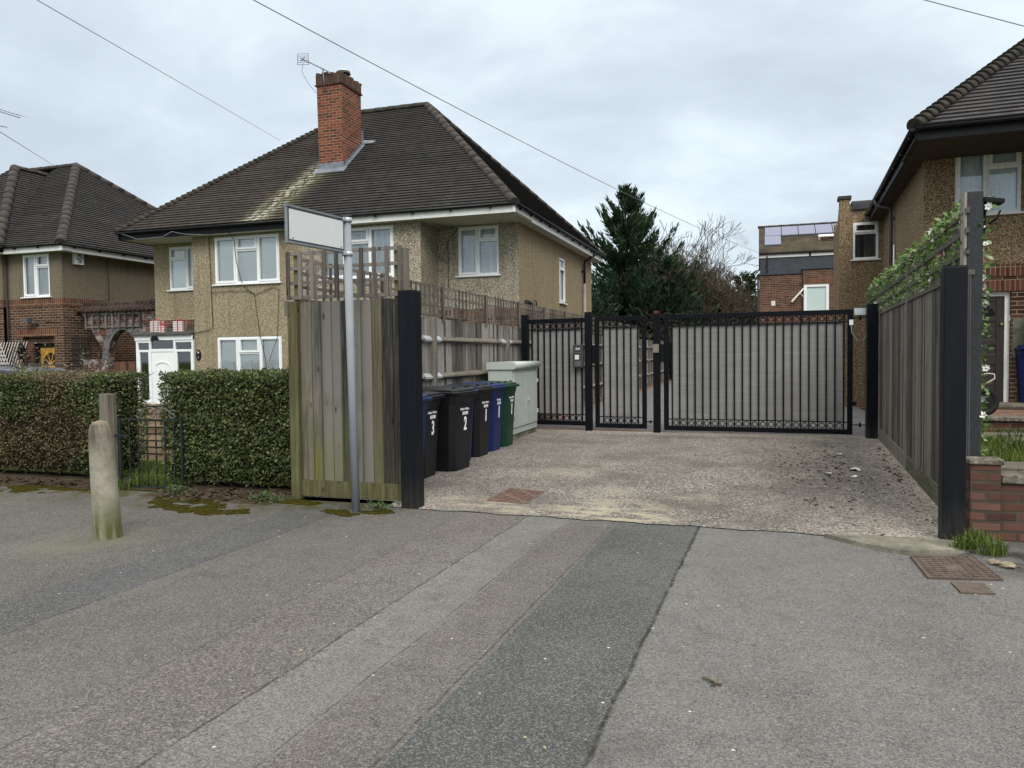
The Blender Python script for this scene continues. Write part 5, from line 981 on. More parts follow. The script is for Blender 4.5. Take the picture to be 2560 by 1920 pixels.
Q = thing('right_fence', 'dark vertical board fence with lattice trellis along the right of the driveway', 'fence', (1.75, 10.5, 0))
ang = math.atan(.05); FQ = (V3((1.59, 6.85, 0)), V3((math.sin(ang), math.cos(ang), 0)), V3((-math.cos(ang), math.sin(ang), 0)))
Lq = 9.7
for a, b in ((.0, 3.52), (3.6, 7.05), (7.13, Lq)):
    m = MB(); y = a; k = 0
    while y < b-.01:
        w = min(random.choice((.085, .09, .095)), b-y); m.hexa([fpt(FQ, p, d, z) for z in (.2, 2.09) for p, d in [(y, .012), (y+w+.01, .026), (y+w+.01, .002), (y, -.004)]]); y += w-.002; k += 1
    m.build('board_panel', 'wood_right', Q); MB().fbox(FQ, a, b, -.004, .035, 0, .2).build('gravel_board', wood('green_gravel_board', [(0.06, .058, .038), (.115, .11, .08), (.17, .165, .12)], green=.3, axis=1) if a == 0 else 'wood_fpost', Q, bevel=.004)
    MB().fbox(FQ, a, b, -.03, .04, 2.085, 2.125).build('top_rail', 'wood_rtrel', Q)
    for z0, nm in ((2.275, 'lattice_rail'), (2.44, 'lattice_rail'), (2.595, 'lattice_rail')): MB().fbox(FQ, a, b, .008, .035, z0-.025, z0+.02).build(nm, 'wood_rtrel', Q)
    m = MB(); y = a+.05
    while y < b: m.fbox(FQ, y-.013, y+.013, -.012, .007, 2.12, 2.6); y += .135
    m.build('lattice_slats', 'wood_rtrel', Q)
for y in (3.56, 7.09): MB().fbox(FQ, y-.045, y+.045, -.05, .045, 0, 2.66).build('post', 'wood_fpost', Q, bevel=.005)
MB().fbox(FQ, -.0, .05, .0, .05, 0.2, 2.09).build('end_board', 'dp_dark', Q)
t = thing('dark_fence_post', 'tall ribbed dark grey square post standing behind the brick pier', 'post', (1.67, 6.94, 0)); MB().box(1.567, 1.68, 6.87, 7.0, 0, 2.74).build('shaft', 'ribbed', t, bevel=.008); MB().box(1.548, 1.566, 6.875, 7.0, .2, 2.735).build('side_face', 'wood_fpost', t)
t = thing('solar_lamp', 'small black solar lamp fixed to the top of the ribbed post', 'lamp', (1.72, 6.93, 2.5)); m = MB().hexa([V3(p) for p in [(1.682, 6.86, 2.655), (1.822, 6.86, 2.635), (1.822, 7.0, 2.635), (1.682, 7.0, 2.655), (1.682, 6.86, 2.69), (1.822, 6.86, 2.665), (1.822, 7.0, 2.665), (1.682, 7.0, 2.69)]]); m.build('lamp_head', 'black_paint', t); MB().box(1.679, 1.707, 6.91, 6.96, 2.42, 2.66).build('bracket', 'black_paint', t); MB().tube([(1.722, 6.9, 2.48), (1.772, 6.88, 2.52), (1.797, 6.88, 2.58)], .008, 5).build('sensor_arm', 'black_paint', t)

# artificial flower garlands
def garland(label, n_leaf, posf, flowers, loc):
    t = thing('flower_garland', label, 'garland', loc, 'artificial garlands on the right fence'); leafcloud(n_leaf, posf, .058, .55, .1).build('leaves', 'ivy', t, uv=False)
    for i in range(flowers):
        p = posf(); p = p[0] if isinstance(p, tuple) else p; pink = random.random() < .2; m = MB(); r = random.uniform(.018, .03); f = V3((random.gauss(-.5, .4), random.gauss(-.8, .3), random.gauss(.2, .3))).normalized(); u = f.orthogonal().normalized(); w = f.cross(u)
        for k in range(6):
            a = k*1.047; d = u*math.cos(a)+w*math.sin(a); e_ = f.cross(d); m.face([p, p+d*r*.7+e_*r*.5+f*r*.3, p+d*r*1.25+f*r*.55, p+d*r*.7-e_*r*.5+f*r*.3])
        m.lathe([(r*.2, -r*.2), (r*.55, r*.15), (r*.3, r*.5)], p, 6); m.build('flower', 'petal_pink' if pink else 'petal_white', t, uv=False)
def on_rail(z, lo=.05, hi=9.4, up=.05, d0=-.005):
    def f():
        while True:
            a = random.uniform(lo, hi)
            if noise.noise(V3((a*3.1, z*7, 1.7))) > -.30: break
        return (fpt(FQ, a, d0+random.gauss(0, .026), z+random.gauss(.0, up)+.025*math.sin(a*5)), V3((-.5, -.5, .5)))
    return f
garland('leafy garland lying along the top of the lattice on the right fence', 1900, on_rail(2.635, up=.036), 10, (1.7, 10, 2.6))
garland('leafy garland with white flowers woven through the middle of the lattice', 1200, on_rail(2.52, up=.032), 11, (1.7, 10, 2.45))
garland('leafy garland woven along the lowest gap of the lattice', 1500, on_rail(2.27, up=.065), 11, (1.7, 10, 2.2))
def down_post():
    z = random.uniform(.66, 2.72)
    return (V3((1.705 + random.gauss(.0, .016), 6.94+random.gauss(0, .05), z + .02*math.sin(z*9))), V3((.8, -.3, .1)))
garland('flower garland hanging down the right side of the ribbed post', 190, down_post, 17, (1.70, 6.92, 1.6))

# ---------------------------------------------------------------- gates
def grille(t, fr, a0, a1, z0, z1, g0, g1, nb, fw=.075, mid=.2, frame=True, dd=.05):
    m = MB(); d0, d1 = -dd, dd*.2
    if frame: m.fbox(fr, a0, a0+fw, d0, d1, z0, z1).fbox(fr, a1-fw, a1, d0, d1, z0, z1)
    else: fw = 0
    b_ = 'frame' if frame else 'bottom_bar'
    if not frame: MB().fbox(fr, a0, a1, d0, d1, z1-.085, z1).build('top_bar', 'black_metal', t, bevel=.004)
    else: m.fbox(fr, a0+fw, a1-fw, d0, d1, z1-.085, z1)
    m.fbox(fr, a0+fw, a1-fw, d0, d1, z0, z0+.085); m.build(b_, 'black_metal', t, bevel=.004)
    zt, zb = z1-.085, z0+.085; 
    for z in (zt-.125, zb+.125): MB().fbox(fr, a0+fw, a1-fw, -.032, -.012, z-.009, z+.009).build('cross_rail', 'black_metal', t)
    w = .024; step = (g1-g0)/(nb-1)
    o = MB().fbox(fr, g0-w/2, g0+w/2, -.036, -.008, zb, zt).build('bar', 'black_metal', t); dv = fr[1]*step
    for i in range(1, nb): again(o, *(dv*i))
    for z in (zt-.058, zb+.058):
        o = MB().ring(fpt(fr, g0+step/2, -.022, z), fr[2], .046, .008, 16, 6).build('ring', 'black_metal', t)
        for i in range(1, nb-1): again(o, *(dv*i))
    m = MB(); n, k = 26, 12; e0, e1, f0, f1 = g0+.02, g1-.005, zb+.13, zt-.128; vs = []
    for j in range(k+1):
        for i in range(n+1):
            a = e0+(e1-e0)*i/n; z = f0+(f1-f0)*j/k; edge = (.006*math.sin(i*1.7+j) if j in (0, k) else 0); vs.append(fpt(fr, a, -.05 + .005*noise.noise(V3((a*3, z*2.2, 3.1)))+.001*math.sin(a*11), z+edge))
    m.add(vs, [(j*(n+1)+i, j*(n+1)+i+1, (j+1)*(n+1)+i+1, (j+1)*(n+1)+i) for j in range(k) for i in range(n)], True); m.build('privacy_mesh', 'mesh', t, uv=False)
    m = MB().fbox(fr, e0-.02, e0+.002, -.054, -.044, f0, f1).fbox(fr, e1-.002, e1+.02, -.054, -.044, f0, f1); m.build('mesh_edging', 'signframe', t)
def ffr(p, q):
    p, q = V3((*p, 0)), V3((*q, 0)); u = (q-p).normalized(); return (p, u, V3((u.y, -u.x, 0))), (q-p).length
g = thing('fixed_railing', 'fixed black railing panel with grey mesh behind the cabinet, carrying the intercom', 'gate', (-3.8, 14.5, 0)); fr, L = ffr((-4.39, 14.61), (-3.19, 14.43)); grille(g, fr, 0, L, .10, 2.19, .07, 1.13*L/1.21, 9, frame=False)
g = thing('pedestrian_gate', 'narrow black railing gate with grey mesh between two slim posts', 'gate', (-2.5, 14.4, 0)); fr, L = ffr((-3.0, 14.42), (-2.01, 14.36)); grille(g, fr, 0, L, .07, 2.2, .16, L-.16, 6, .08)
MB().fbox(fr, -.055, 0, -.04, .0, 1.30, 1.66).build('lock_box', 'black_paint', g)
m = MB()
for z in (2.12, .2): m.fbox(fr, L, L+.13, -.03, -.01, z-.008, z+.008).fbox(fr, L+.06, L+.085, -.035, -.005, z-.03, z+.03)
m.build('hinge', 'black_metal', g)
g = thing('vehicle_gate', 'wide black railing gate with rows of rings and grey mesh across the driveway', 'gate', (0, 14.2, 0)); fr, L = ffr((-1.68, 14.32), (1.53, 14.16)); grille(g, fr, 0, L, .055, 2.2, .15, L-.14, 22, .085)
MB().fbox(fr, -.06, 0, -.045, .0, 1.32, 1.66).build('lock_box', 'black_paint', g); m = MB()
for z in (2.05, .22): m.fbox(fr, L, L+.2, -.03, -.012, z-.008, z+.008).fbox(fr, L+.1, L+.13, -.04, .0, z-.04, z+.04)
m.fbox(fr, L-.02, L+.05, -.02, .03, .55, .62); m.build('hinge', 'black_metal', g)
m = MB().fbox(fr, L+.02, L+.2, -.06, .0, 2.10, 2.215); tag(m.build('junction_box', 'galv'), 'pale grey junction box between the wide gate and its hinge post', 'junction box')
m = MB().tube([fpt(fr, L-.03, .03, 1.96), fpt(fr, L-.02, .04, 1.80), fpt(fr, L+.06, .05, 1.66), fpt(fr, L+.16, .05, 1.67), fpt(fr, L+.23, .04, 1.80), fpt(fr, L+.24, .03, 1.98)], .011, 6); cb = m.build('gate_cable', 'cable'); tag(cb, 'looped grey cable hanging from the wide gate to its hinge post', 'cable')
MB().fbox(fr, L-.06, L, .012, .045, 1.93, 2.02).fbox(fr, L+.22, L+.27, .012, .045, 1.95, 2.02).build('cable_plug', 'upvc', cb)
I = thing('intercom', 'dark grey intercom panel with white call buttons on the fixed gate panel', 'intercom', (-3.3, 14.4, 1.4)); fi, Li = ffr((-4.39, 14.60), (-3.19, 14.42)); a0 = .985; MB().fbox(fi, a0, a0+.21, .015, .075, 1.23, 1.67).build('housing', plain('intercom_case', (.045, .045, .048), .45, .4), I, bevel=.008)
MB().fbox(fi, a0+.06, a0+.15, .076, .08, 1.57, 1.575+.04).build('lens', 'decal_grey', I); m = MB()
for i in range(3): m.fbox(fi, a0+.045, a0+.13, .076, .08, 1.39+i*.03, 1.412+i*.03)
m.build('call_button', 'decal', I); m = MB().fbox(fi, a0+.03, a0+.18, .076, .079, 1.515, 1.521)
for i in range(4):
    for j in range(4): m.fbox(fi, a0+.05+i*.03, a0+.07+i*.03, .076, .079, 1.26+j*.025, 1.275+j*.025)
m.build('keypad', 'signframe', I)

# ---------------------------------------------------------------- wheelie bins
def bin_(label, xf, yc, colour, num=None, txt=None, w=.58, d=.74, h=1.07, lid=None, rot=0.0, lidmat=None):
    """xf: x of the front of the lid; the front faces +x"""
    XF[0] = Matrix.Translation(V3((xf, yc, 0))) @ Matrix.Rotation(rot, 4, 'Z'); t = thing('wheelie_bin', label, 'bin', (-d/2, 0, 0), 'wheelie bins')
    zb = h-.105; m = MB(); cx = lambda k: -.05 - k/2
    secs = [rrect(.50*d/.74, .45*w/.58, .07, .0, -.115-.25*d/.74), rrect(.52*d/.74, .465*w/.58, .075, .03, -.11-.26*d/.74), rrect(.63*d/.74, .545*w/.58, .07, zb-.10, -.07-.315*d/.74), rrect(.63*d/.74, .55*w/.58, .06, zb-.10, -.065-.315*d/.74), rrect(.66*d/.74, .57*w/.58, .06, zb, -.05-.33*d/.74)]
    m.loft(secs); m.build('body', colour, t, bevel=.006)
    m = MB(); c = -d/2
    m.loft([rrect(d*.97, w*.99, .07, zb+.004, c), rrect(d, w*1.02, .07, zb+.012, c), rrect(d, w*1.02, .07, zb+.042, c), rrect(d*.965, w*.97, .07, zb+.046, c-.0)])
    m.loft([rrect(d*.93, w*.90, .07, zb+.044, c-.01), rrect(d*.92, w*.89, .07, zb+.068, c-.01), rrect(d*.80, w*.80, .09, zb+.088, c-.03), rrect(d*.5, w*.5, .1, zb+.10, c-.06)]); LD = m.build('lid', lidmat or colour, t, bevel=.004)
    for sg in (-1, 1):
        y = sg*w*.26; MB().tube([(-.13, y-.05, zb+.072), (-.13, y-.05, zb+.10), (-.13, y+.05, zb+.10), (-.13, y+.05, zb+.072)], .008, 5).build('lid_handle', 'rubber', LD)
    MB().tube([(-d+.02, -w*.4, zb+.0), (-d-.04, -w*.4, zb+.03), (-d-.04, w*.4, zb+.03), (-d+.02, w*.4, zb+.0)], .014, 6).build('rear_handle', colour, t)
    for sg in (-1, 1): MB().cyl((-d+.12, sg*w*.36, .1), (-d+.12, sg*w*.45, .1), .1, 16).build('wheel', 'rubber', t)
    if num:
        z0, z1 = .03, zb-.10; xa, xb = -.11, -.07; sl = (xb-xa)/(z1-z0); n = V3((1, 0, -sl)).normalized(); up = V3((sl, 0, 1)).normalized()
        def put(key, a, z, nm):
            vs, fs = TXT[key]; c0 = V3((xa + (z-z0)*sl + .0015, a, z)); MB().add([c0 + V3((0, 1, 0))*v.x + up*v.y + n*(v.z+.001) for v in vs], fs).build(nm, 'decal', t, uv=False)
        k = w/.58; put(txt, 0, .80, 'waste_lettering'); put(num, .03, .60, 'number')
        def plate(a0, a1, za, zb_, mt, off):
            P = lambda a, z: V3((xa + (z-z0)*sl, a, z)) + n*off
            MB().ext([P(a0, za), P(a1, za), P(a1, zb_), P(a0, zb_)], n, .0012).build('address_label', mt, t)
        plate(-.06, .10, .725, .765, 'decal', .0015)
        for i in range(3): plate(-.05, .09 - .03*i, .733+i*.010, .7365+i*.010, 'decal_grey', .003)
    XF[0] = Matrix.Identity(4); return t
bin_('blue bin mostly hidden behind the black post at the street end of the bin row', -3.63, 7.93, 'bin_blue')
bin_('black refuse bin marked with the number 3', -3.73, 8.53, 'bin_black', '3', 'refuse')
bin_('large black refuse bin marked 2, the biggest in the row', -3.57, 9.2, 'bin_black', '2', 'refuse', .68, .84, 1.09, rot=rad(-4))
bin_('blue bin squeezed between the black bin 2 and the black bin 1', -3.78, 9.88, 'bin_blue', lidmat='bin_blue')
bin_('black refuse bin marked with the number 1', -3.76, 10.52, 'bin_black', '1', 'refuse', rot=rad(-2))
bin_('blue recycling bin marked with the number 1', -3.78, 11.18, 'bin_blue', '1', 'recycle')
bin_('green garden waste bin marked 1 beside the grey cabinet', -3.77, 11.8, 'bin_green', '1', 'garden', rot=rad(2))
XF[0] = Matrix.Identity(4)

# ---------------------------------------------------------------- street cabinet
t = thing('street_cabinet', 'pale grey green street cabinet with two doors and a rounded top, beside the green bin', 'cabinet', (-4.25, 13.3, 0))
ca, cb_, cf, ck = 12.47, 14.06, -4.06, -4.50; Fc = FR(cf, 0, '+x')
MB().box(ck, cf-.02, ca+.02, cb_-.02, -.02, .10).build('plinth', 'concrete', t, bevel=.01)
MB().box(ck, cf, ca+.03, cb_-.03, .10, 1.24).build('body', 'cab', t, bevel=.006)
m = MB(); K = 10; prof = [(ck-.02, 1.24), (cf+.02, 1.24)] + [(cf+.02+.065*math.sin(math.pi*i/K), 1.305-.065*math.cos(math.pi*i/K)) for i in range(K+1)] + [(ck-.02, 1.37)]
m.loft([[V3((x, ca, z)) for x, z in prof], [V3((x, cb_, z)) for x, z in prof]], True); m.build('top', 'cab', t)
for a, b in ((ca+.07, (ca+cb_)/2-.006), ((ca+cb_)/2+.006, cb_-.07)): MB().fbox(Fc, a, b, .001, .018, .22, 1.18).build('door', 'cab', t, bevel=.004)
for a in (ca+.06, cb_-.06):
    for z in (.42, 1.0): MB().fbox(Fc, a-.035, a+.035, .006, .036, z-.035, z+.035).build('hinge', 'galv', t, bevel=.004)
a = (ca+cb_)/2+.07; MB().fbox(Fc, a-.014, a+.014, .018, .026, .60, .74).tube([fpt(Fc, a, .02, .7), fpt(Fc, a, .05, .69), fpt(Fc, a, .05, .62)], .01, 6).build('lock_handle', 'galv', t)

# ---------------------------------------------------------------- street sign, bollard
t = thing('street_sign', 'blank white nameplate sign on a grey steel pole in front of the short fence', 'sign', (-3.74, 6.47, 0))
MB().tube([(-3.705, 6.47, 0), (-3.745, 6.475, 2.83)], .039, 18).build('pole', 'pole', t); MB().cyl((-3.745, 6.475, 2.83), (-3.745, 6.475, 2.845), .045, 18).build('pole_cap', 'darkline', t)
su = V3((-.112, -.79, 0)).normalized(); FSg = (V3((-3.75, 6.42, 0)), su, V3((-su.y, su.x, 0))); sL = .78
MB().fbox(FSg, 0, sL, -.012, .012, 2.49, 2.81).build('sign_panel', 'signframe', t, bevel=.006)
MB().fbox(FSg, .018, sL-.02, .0125, .0145, 2.508, 2.785).build('face_border', 'darkline', t); MB().fbox(FSg, .026, sL-.028, .015, .017, 2.516, 2.777).build('sign_face', 'signface', t, bevel=.0015)
for z in (2.492, 2.805): MB().fbox(FSg, 0, sL, -.02, .022, z-.010, z+.008).build('channel', 'signframe', t)
for z in (2.48, 2.80): MB().cyl((-3.743, 6.474, z-.02), (-3.743, 6.474, z+.02), .05, 18).box(-3.765, -3.72, 6.39, 6.44, z-.016, z+.016).build('clip', 'galv', t)
for a in (.06, sL-.07): MB().cyl(fpt(FSg, a, .017, 2.53), fpt(FSg, a, .02, 2.53), .008, 8).build('rivet', 'signframe', t)
m = MB(); prof = [(.128, -.05), (.127, .0), (.122, .2), (.114, .5), (.106, .8), (.103, .87), (.097, .92), (.082, .955), (.055, .978), (.02, .988)]
m.lathe([(r*.89, z) for r, z in prof], (0, 0, 0), 28); o = m.build('bollard', 'bollard'); o.location = (-5.23, 5.0, 0); o.rotation_euler = (rad(.5), rad(-2.6), 0); tag(o, 'round topped concrete bollard, stained and mossy at its foot, on the pavement', 'bollard')

# ---------------------------------------------------------------- hedges, gate post, iron gate
def hedge(label, x0, x1, y0, y1, z0, z1, n, brown, seed, stems):
    random.seed(seed); t = thing('privet_hedge', label, 'hedge', ((x0+x1)/2, (y0+y1)/2, 0), 'clipped front hedges')
    def bulge(p): return .05*noise.noise(p*2.6) + .025*noise.noise(p*7)
    def shape(p):      # lower part tucks in
        k = max(0, (z0+.32-p.z)/.32); cx = (x0+x1)/2; return V3((p.x + (cx-p.x)*.06*k*random.random(), p.y + ((y0+y1)/2-p.y)*.35*k, p.z))
    areas = [('f', (x1-x0)*(z1-z0)), ('t', (x1-x0)*(y1-y0)*.8), ('l', (y1-y0)*(z1-z0)), ('r', (y1-y0)*(z1-z0)), ('b', (x1-x0)*(z1-z0)*.35)]
    tot = sum(a for _, a in areas)
    def pos(want=None):
        def f():
            r = random.random()*tot
            for s_, a in areas:
                r -= a
                if r <= 0: break
            u, v = random.random(), random.random(); dp = abs(random.gauss(0, .045))
            zz = z0+(z1-z0)*v
            if s_ == 'f': p, n_ = V3((x0+(x1-x0)*u, y0+dp, zz)), V3((0, -1, 0))
            elif s_ == 'b': p, n_ = V3((x0+(x1-x0)*u, y1-dp, zz)), V3((0, 1, 0))
            elif s_ == 't': p, n_ = V3((x0+(x1-x0)*u, y0+(y1-y0)*v, z1-dp)), V3((0, 0, 1))
            elif s_ == 'l': p, n_ = V3((x0+dp, y0+(y1-y0)*u, zz)), V3((-1, 0, 0))
            else: p, n_ = V3((x1-dp, y0+(y1-y0)*u, zz)), V3((1, 0, 0))
            if p.z < z0+.12 and random.random() < .5*(1-(p.z-z0)/.12) + .3*(noise.noise(V3((p.x*6, p.y*3, 0))) > .1): return None
            if want is not None:
                k = noise.noise(V3((p.x*.75+3.3, 0, p.z*1.5))) + .25*noise.noise(p*6) + (.30 if brown else -.42) - (.18 if p.z < .35 else 0)
                if brown and p.x > x1-.7: k -= .7*(p.x-(x1-.7))
                if (k > 0) != want: return None
            q = shape(p) + n_*bulge(p); return (q, n_)
        return f
    if brown:
        leafcloud(n, pos(False), .036, .6, spread=.9).build('green_foliage', 'leaf_green', t, uv=False)
        leafcloud(int(n*.85), pos(True), .030, .5, spread=.9).build('brown_foliage', 'leaf_brown', t, uv=False)
    else:
        leafcloud(n, pos(False), .036, .62, spread=.9).build('foliage', 'leaf_green', t, uv=False); leafcloud(n//2, pos(True), .032, .55, spread=.9).build('brown_foliage', 'leaf_brown', t, uv=False)
    m = MB(); ft = pos(None); k = 0
    while k < (2600 if brown else 500):
        r = ft()
        if r is None: continue
        p, n_ = r; d = (n_*.35 + V3((random.gauss(0, .6), random.gauss(0, .4), random.gauss(.5, .5)))).normalized(); L = random.uniform(.06, .20); q = p - n_*.05
        m.tube([q, q+d*L*.5+V3((random.gauss(0, .01),)*3), q+d*L], [.0035, .003, .0015], 3, caps=False); k += 1
    m.build('twigs', 'twig', t, uv=False)
    m = MB(); g = .10; m.loft([[V3((x0+g, y0+g+.07, z0+.02)), V3((x1-g, y0+g+.07, z0+.02)), V3((x1-g, y1-g, z0+.02)), V3((x0+g, y1-g, z0+.02))], [V3((x0+g, y0+g*.8, z0+.35)), V3((x1-g, y0+g*.8, z0+.35)), V3((x1-g, y1-g, z0+.35)), V3((x0+g, y1-g, z0+.35))], [V3((x0+g, y0+g*.8, z1-g)), V3((x1-g, y0+g*.8, z1-g)), V3((x1-g, y1-g, z1-g)), V3((x0+g, y1-g, z1-g))]]); m.build('shade_core', 'hedge_core', t, uv=False)  # solid dark core: the shade inside the hedge put into its colour
    m = MB(); cy = (y0+y1)/2
    for i in range(stems):
        x = x0+.12+(x1-x0-.24)*(i+random.uniform(-.3, .3))/max(1, stems-1); y = cy+random.uniform(-.14, .1); m.tube([(x, y, -.05), (x+random.uniform(-.05, .05), y, z0*.6), (x+random.uniform(-.12, .12), y+random.uniform(-.1, .1), z0+.25)], [random.uniform(.02, .05), .022, .015], 6)
        for _ in range(5): a = random.uniform(-.2, .2); m.tube([(x+a*.3, y-.05, .0), (x+a+random.gauss(0, .08), y-.22-random.random()*.12, random.uniform(.06, .3))], [.006, .003], 3, caps=False)
    m.build('stems', 'bark', t, uv=False); return t
hedge('clipped dark green privet hedge between the iron gate and the short fence', -6.50, -4.76, 6.98, 7.75, .09, 1.335, 30000, False, 4, 7)
hedge('long brownish clipped privet hedge left of the iron gate', -12.5, -7.5, 7.12, 7.9, .09, 1.315, 52000, True, 5, 16)
random.seed(99)
t = thing('gate_post', 'square weathered timber post at the end of the brown hedge', 'post', (-7.19, 6.93, 0)); MB().box(-7.26, -7.13, 6.87, 7.0, -.05, 1.10).build('shaft', 'wood_post', t, bevel=.006); MB().fbox(FR(0, 6.87, '-y'), -7.165, -7.11, 0, .05, .62, .68).build('latch_plate', 'steel_dark', t)
t = thing('iron_gate', 'small black wrought iron garden gate with twisted bars and scrolls', 'gate', (-6.6, 6.95, 0)); gx0, gx1, gy = -7.06, -6.16, 6.95
MB().box(gx0, gx1, gy-.008, gy+.008, .80, .815).box(gx0, gx1, gy-.008, gy+.008, .03, .045).box(gx0, gx0+.028, gy-.012, gy+.012, .03, .81).box(gx1-.02, gx1, gy-.01, gy+.01, .03, .81).box(gx0-.05, gx0+.16, gy-.02, gy-.008, .60, .63).build('frame', 'steel_dark', t)
for i in range(6):
    x = gx0+.15+i*.126; pts = [(x, gy, .045+.755*k/30) for k in range(31)]; MB().tube(pts, [.0085+.0035*math.sin(k*1.05) for k in range(31)], 5).build('bar', 'steel_dark', t)
for sg, cx in ((1, gx0+.40), (-1, gx0+.66)):
    pts = []; 
    for k in range(15): a = k*.62; r = .012+.0035*k; pts.append((cx - sg*.03 + sg*r*math.cos(a)*.95 - sg*.08, gy, .862+r*math.sin(a)))
    m = MB().tube(pts, .007, 5); pts = [(cx-sg*.16, gy, .84), (cx-sg*.02, gy, .93), (cx+sg*.08, gy, .945), (cx+sg*.17, gy, .90), (cx+sg*.2, gy, .85), (cx+sg*.16, gy, .828), (cx+sg*.13, gy, .855), (cx+sg*.16, gy, .873)]
    m.tube(pts, .008, 5); m.build('scroll', 'scroll_metal', t)
t = thing('lap_fence', 'low brown overlapping board fence on the lawn beyond the iron gate', 'fence', (-8.4, 9.2, 0)); m = MB()
for i in range(8): z = -.02+i*.1; m.hexa([V3(p) for p in [(-9.4, 9.19-.02, z), (-7.75, 9.19-.02, z), (-7.75, 9.22, z), (-9.4, 9.22, z), (-9.4, 9.2, z+.112), (-7.75, 9.2, z+.112), (-7.75, 9.215, z+.112), (-9.4, 9.215, z+.112)]])
m.build('board_panel', 'wood_lap', t); MB().box(-7.75, -7.7, 9.16, 9.24, -.1, .82).box(-9.45, -9.4, 9.16, 9.24, -.1, .82).build('post', 'wood_lap', t); MB().box(-9.4, -7.75, 9.17, 9.23, .79, .815).build('capping', 'wood_lap', t)
gp = lambda x0, x1, y0, y1, f: (lambda: (lambda x, y: V3((x, y, f(x, y))))(random.uniform(x0, x1), random.uniform(y0, y1)))
tag(blades(9000, gp(-8.6, -5.2, 7.9, 10.5, lambda x, y: gz_left(x, y)), .09, .006).build('garden_grass', 'grass', uv=False), 'green lawn grass seen through the iron gate', kind='stuff')
tag(blades(420, gp(-7.05, -6.2, 7.02, 7.25, lambda x, y: .0), .16, .006, .8).build('gate_grass', 'grass', uv=False), 'longer grass growing under the iron gate', kind='stuff')

# shrubs and the car behind the brown hedge
def shrub(label, c, r, h, n, seed, trunk=True):
    rng = random.Random(seed); t = thing('variegated_shrub', label, 'shrub', c, 'pale leaved shrubs behind the brown hedge'); c = V3(c); m = MB(); tips = []
    for _ in range(26):
        a = rng.uniform(0, 6.28); q = c + V3((math.cos(a)*r*rng.uniform(.2, 1), math.sin(a)*r*rng.uniform(.2, 1)*.7, h*rng.uniform(.55, 1.0))); b = c+Z*h*rng.uniform(.2, .55); m.tube([c+Z*.05, b, b.lerp(q, .6)+V3((rng.gauss(0, .05), rng.gauss(0, .05), .05)), q], [.02, .012, .007, .003], 4, caps=False); tips += [(b, q)]
    m.build('stems', 'bark', t, uv=False)
    def pos(): b, q = rng.choice(tips); return b.lerp(q, rng.uniform(.45, 1.05)) + V3((rng.gauss(0, .05), rng.gauss(0, .05), rng.gauss(0, .05)))
    leafcloud(n, pos, .05, .5).build('foliage', 'shrub', t, uv=False)
shrub('tall thin pale leaved shrub in front of the yellow door', (-12.0, 9.9, -.15), .5, 1.95, 420, 1); shrub('broad bushy pale leaved shrub above the car roof near the arch', (-10.85, 10.0, -.15), .62, 1.78, 750, 2); shrub('low pale leaved shrub over the car roof below the yellow door', (-11.6, 9.7, -.15), .6, 1.5, 420, 3); shrub('pale leaved shrub at the left end of the car', (-12.6, 9.8, -.15), .55, 1.5, 380, 6)
t = thing('parked_car', 'silver grey car whose roof just shows above the brown hedge', 'car', (-13.3, 11.6, -.34)); cz = -.26; cy0, cy1 = 10.8, 12.45; X0, X1 = -15.6, -11.5
def sec(y0, y1, pr): return [V3((x, y0, z+cz)) for x, z in pr], [V3((x, y1, z+cz)) for x, z in pr]
low = [(X0, .35), (X0+.05, .25), (X1-.05, .25), (X1, .4), (X1-.02, .72), (X1-.95, .92), (X0+.1, .98), (X0-.0, .7)]
m = MB(); a, b = sec(cy0, cy1, low); a2 = [p + (V3(((X0+X1)/2, p.y, cz+.6))-p)*.03 + V3((0, -.06, 0)) for p in a]; m.loft([a, b]); m.build('body', 'car_paint', t, bevel=.06)
top = [(X1-1.15, .9), (X1-1.75, 1.42), (X1-2.1, 1.545), (X1-2.9, 1.60), (X0+.75, 1.575), (X0+.35, 1.42), (X0+.08, .95)]
m = MB(); tp = lambda y, k: [V3((x, y + ((cy0+cy1)/2-y)*k*(max(0, z-.9)/.68), z+cz)) for x, z in top]; m.loft([tp(cy0+.04, .2), tp(cy1-.04, .2)]); m.build('cabin_glass', 'car_dark', t, bevel=.03)
m = MB(); tr = [(X1-1.95, 1.51), (X1-2.4, 1.60), (X1-2.9, 1.63), (X0+.85, 1.61), (X0+.5, 1.52)]; m.loft([[V3((x, y, z+cz+bz)) for x, z in tr] for y, bz in ((cy0+.2, -.05), (cy0+.4, 0), (cy1-.4, 0), (cy1-.2, -.05))], True); m.ext([V3((x, cy0+.3, z+cz+.0)) for x, z in tr], (0, 1, 0), 1.05); m.build('roof', 'car_paint', t)
for y in (cy0+.28, cy1-.28): MB().tube([(X1-2.1, y, 1.60+cz), (X1-2.3, y, 1.66+cz), (X0+.9, y, 1.67+cz), (X0+.7, y, 1.6+cz)], .018, 6).build('roof_rail', 'car_dark', t)
for x in (X0+.8, X1-.85):
    for y in (cy0+.02, cy1-.2): MB().cyl((x, y, .31+cz), (x, y+.18, .31+cz), .31, 20).build('wheel', 'rubber', t)
for y in (cy0+.15, cy1-.5): MB().box(X1-.12, X1+.01, y, y+.35, cz+.58, cz+.7).build('headlight', 'upvc', t)

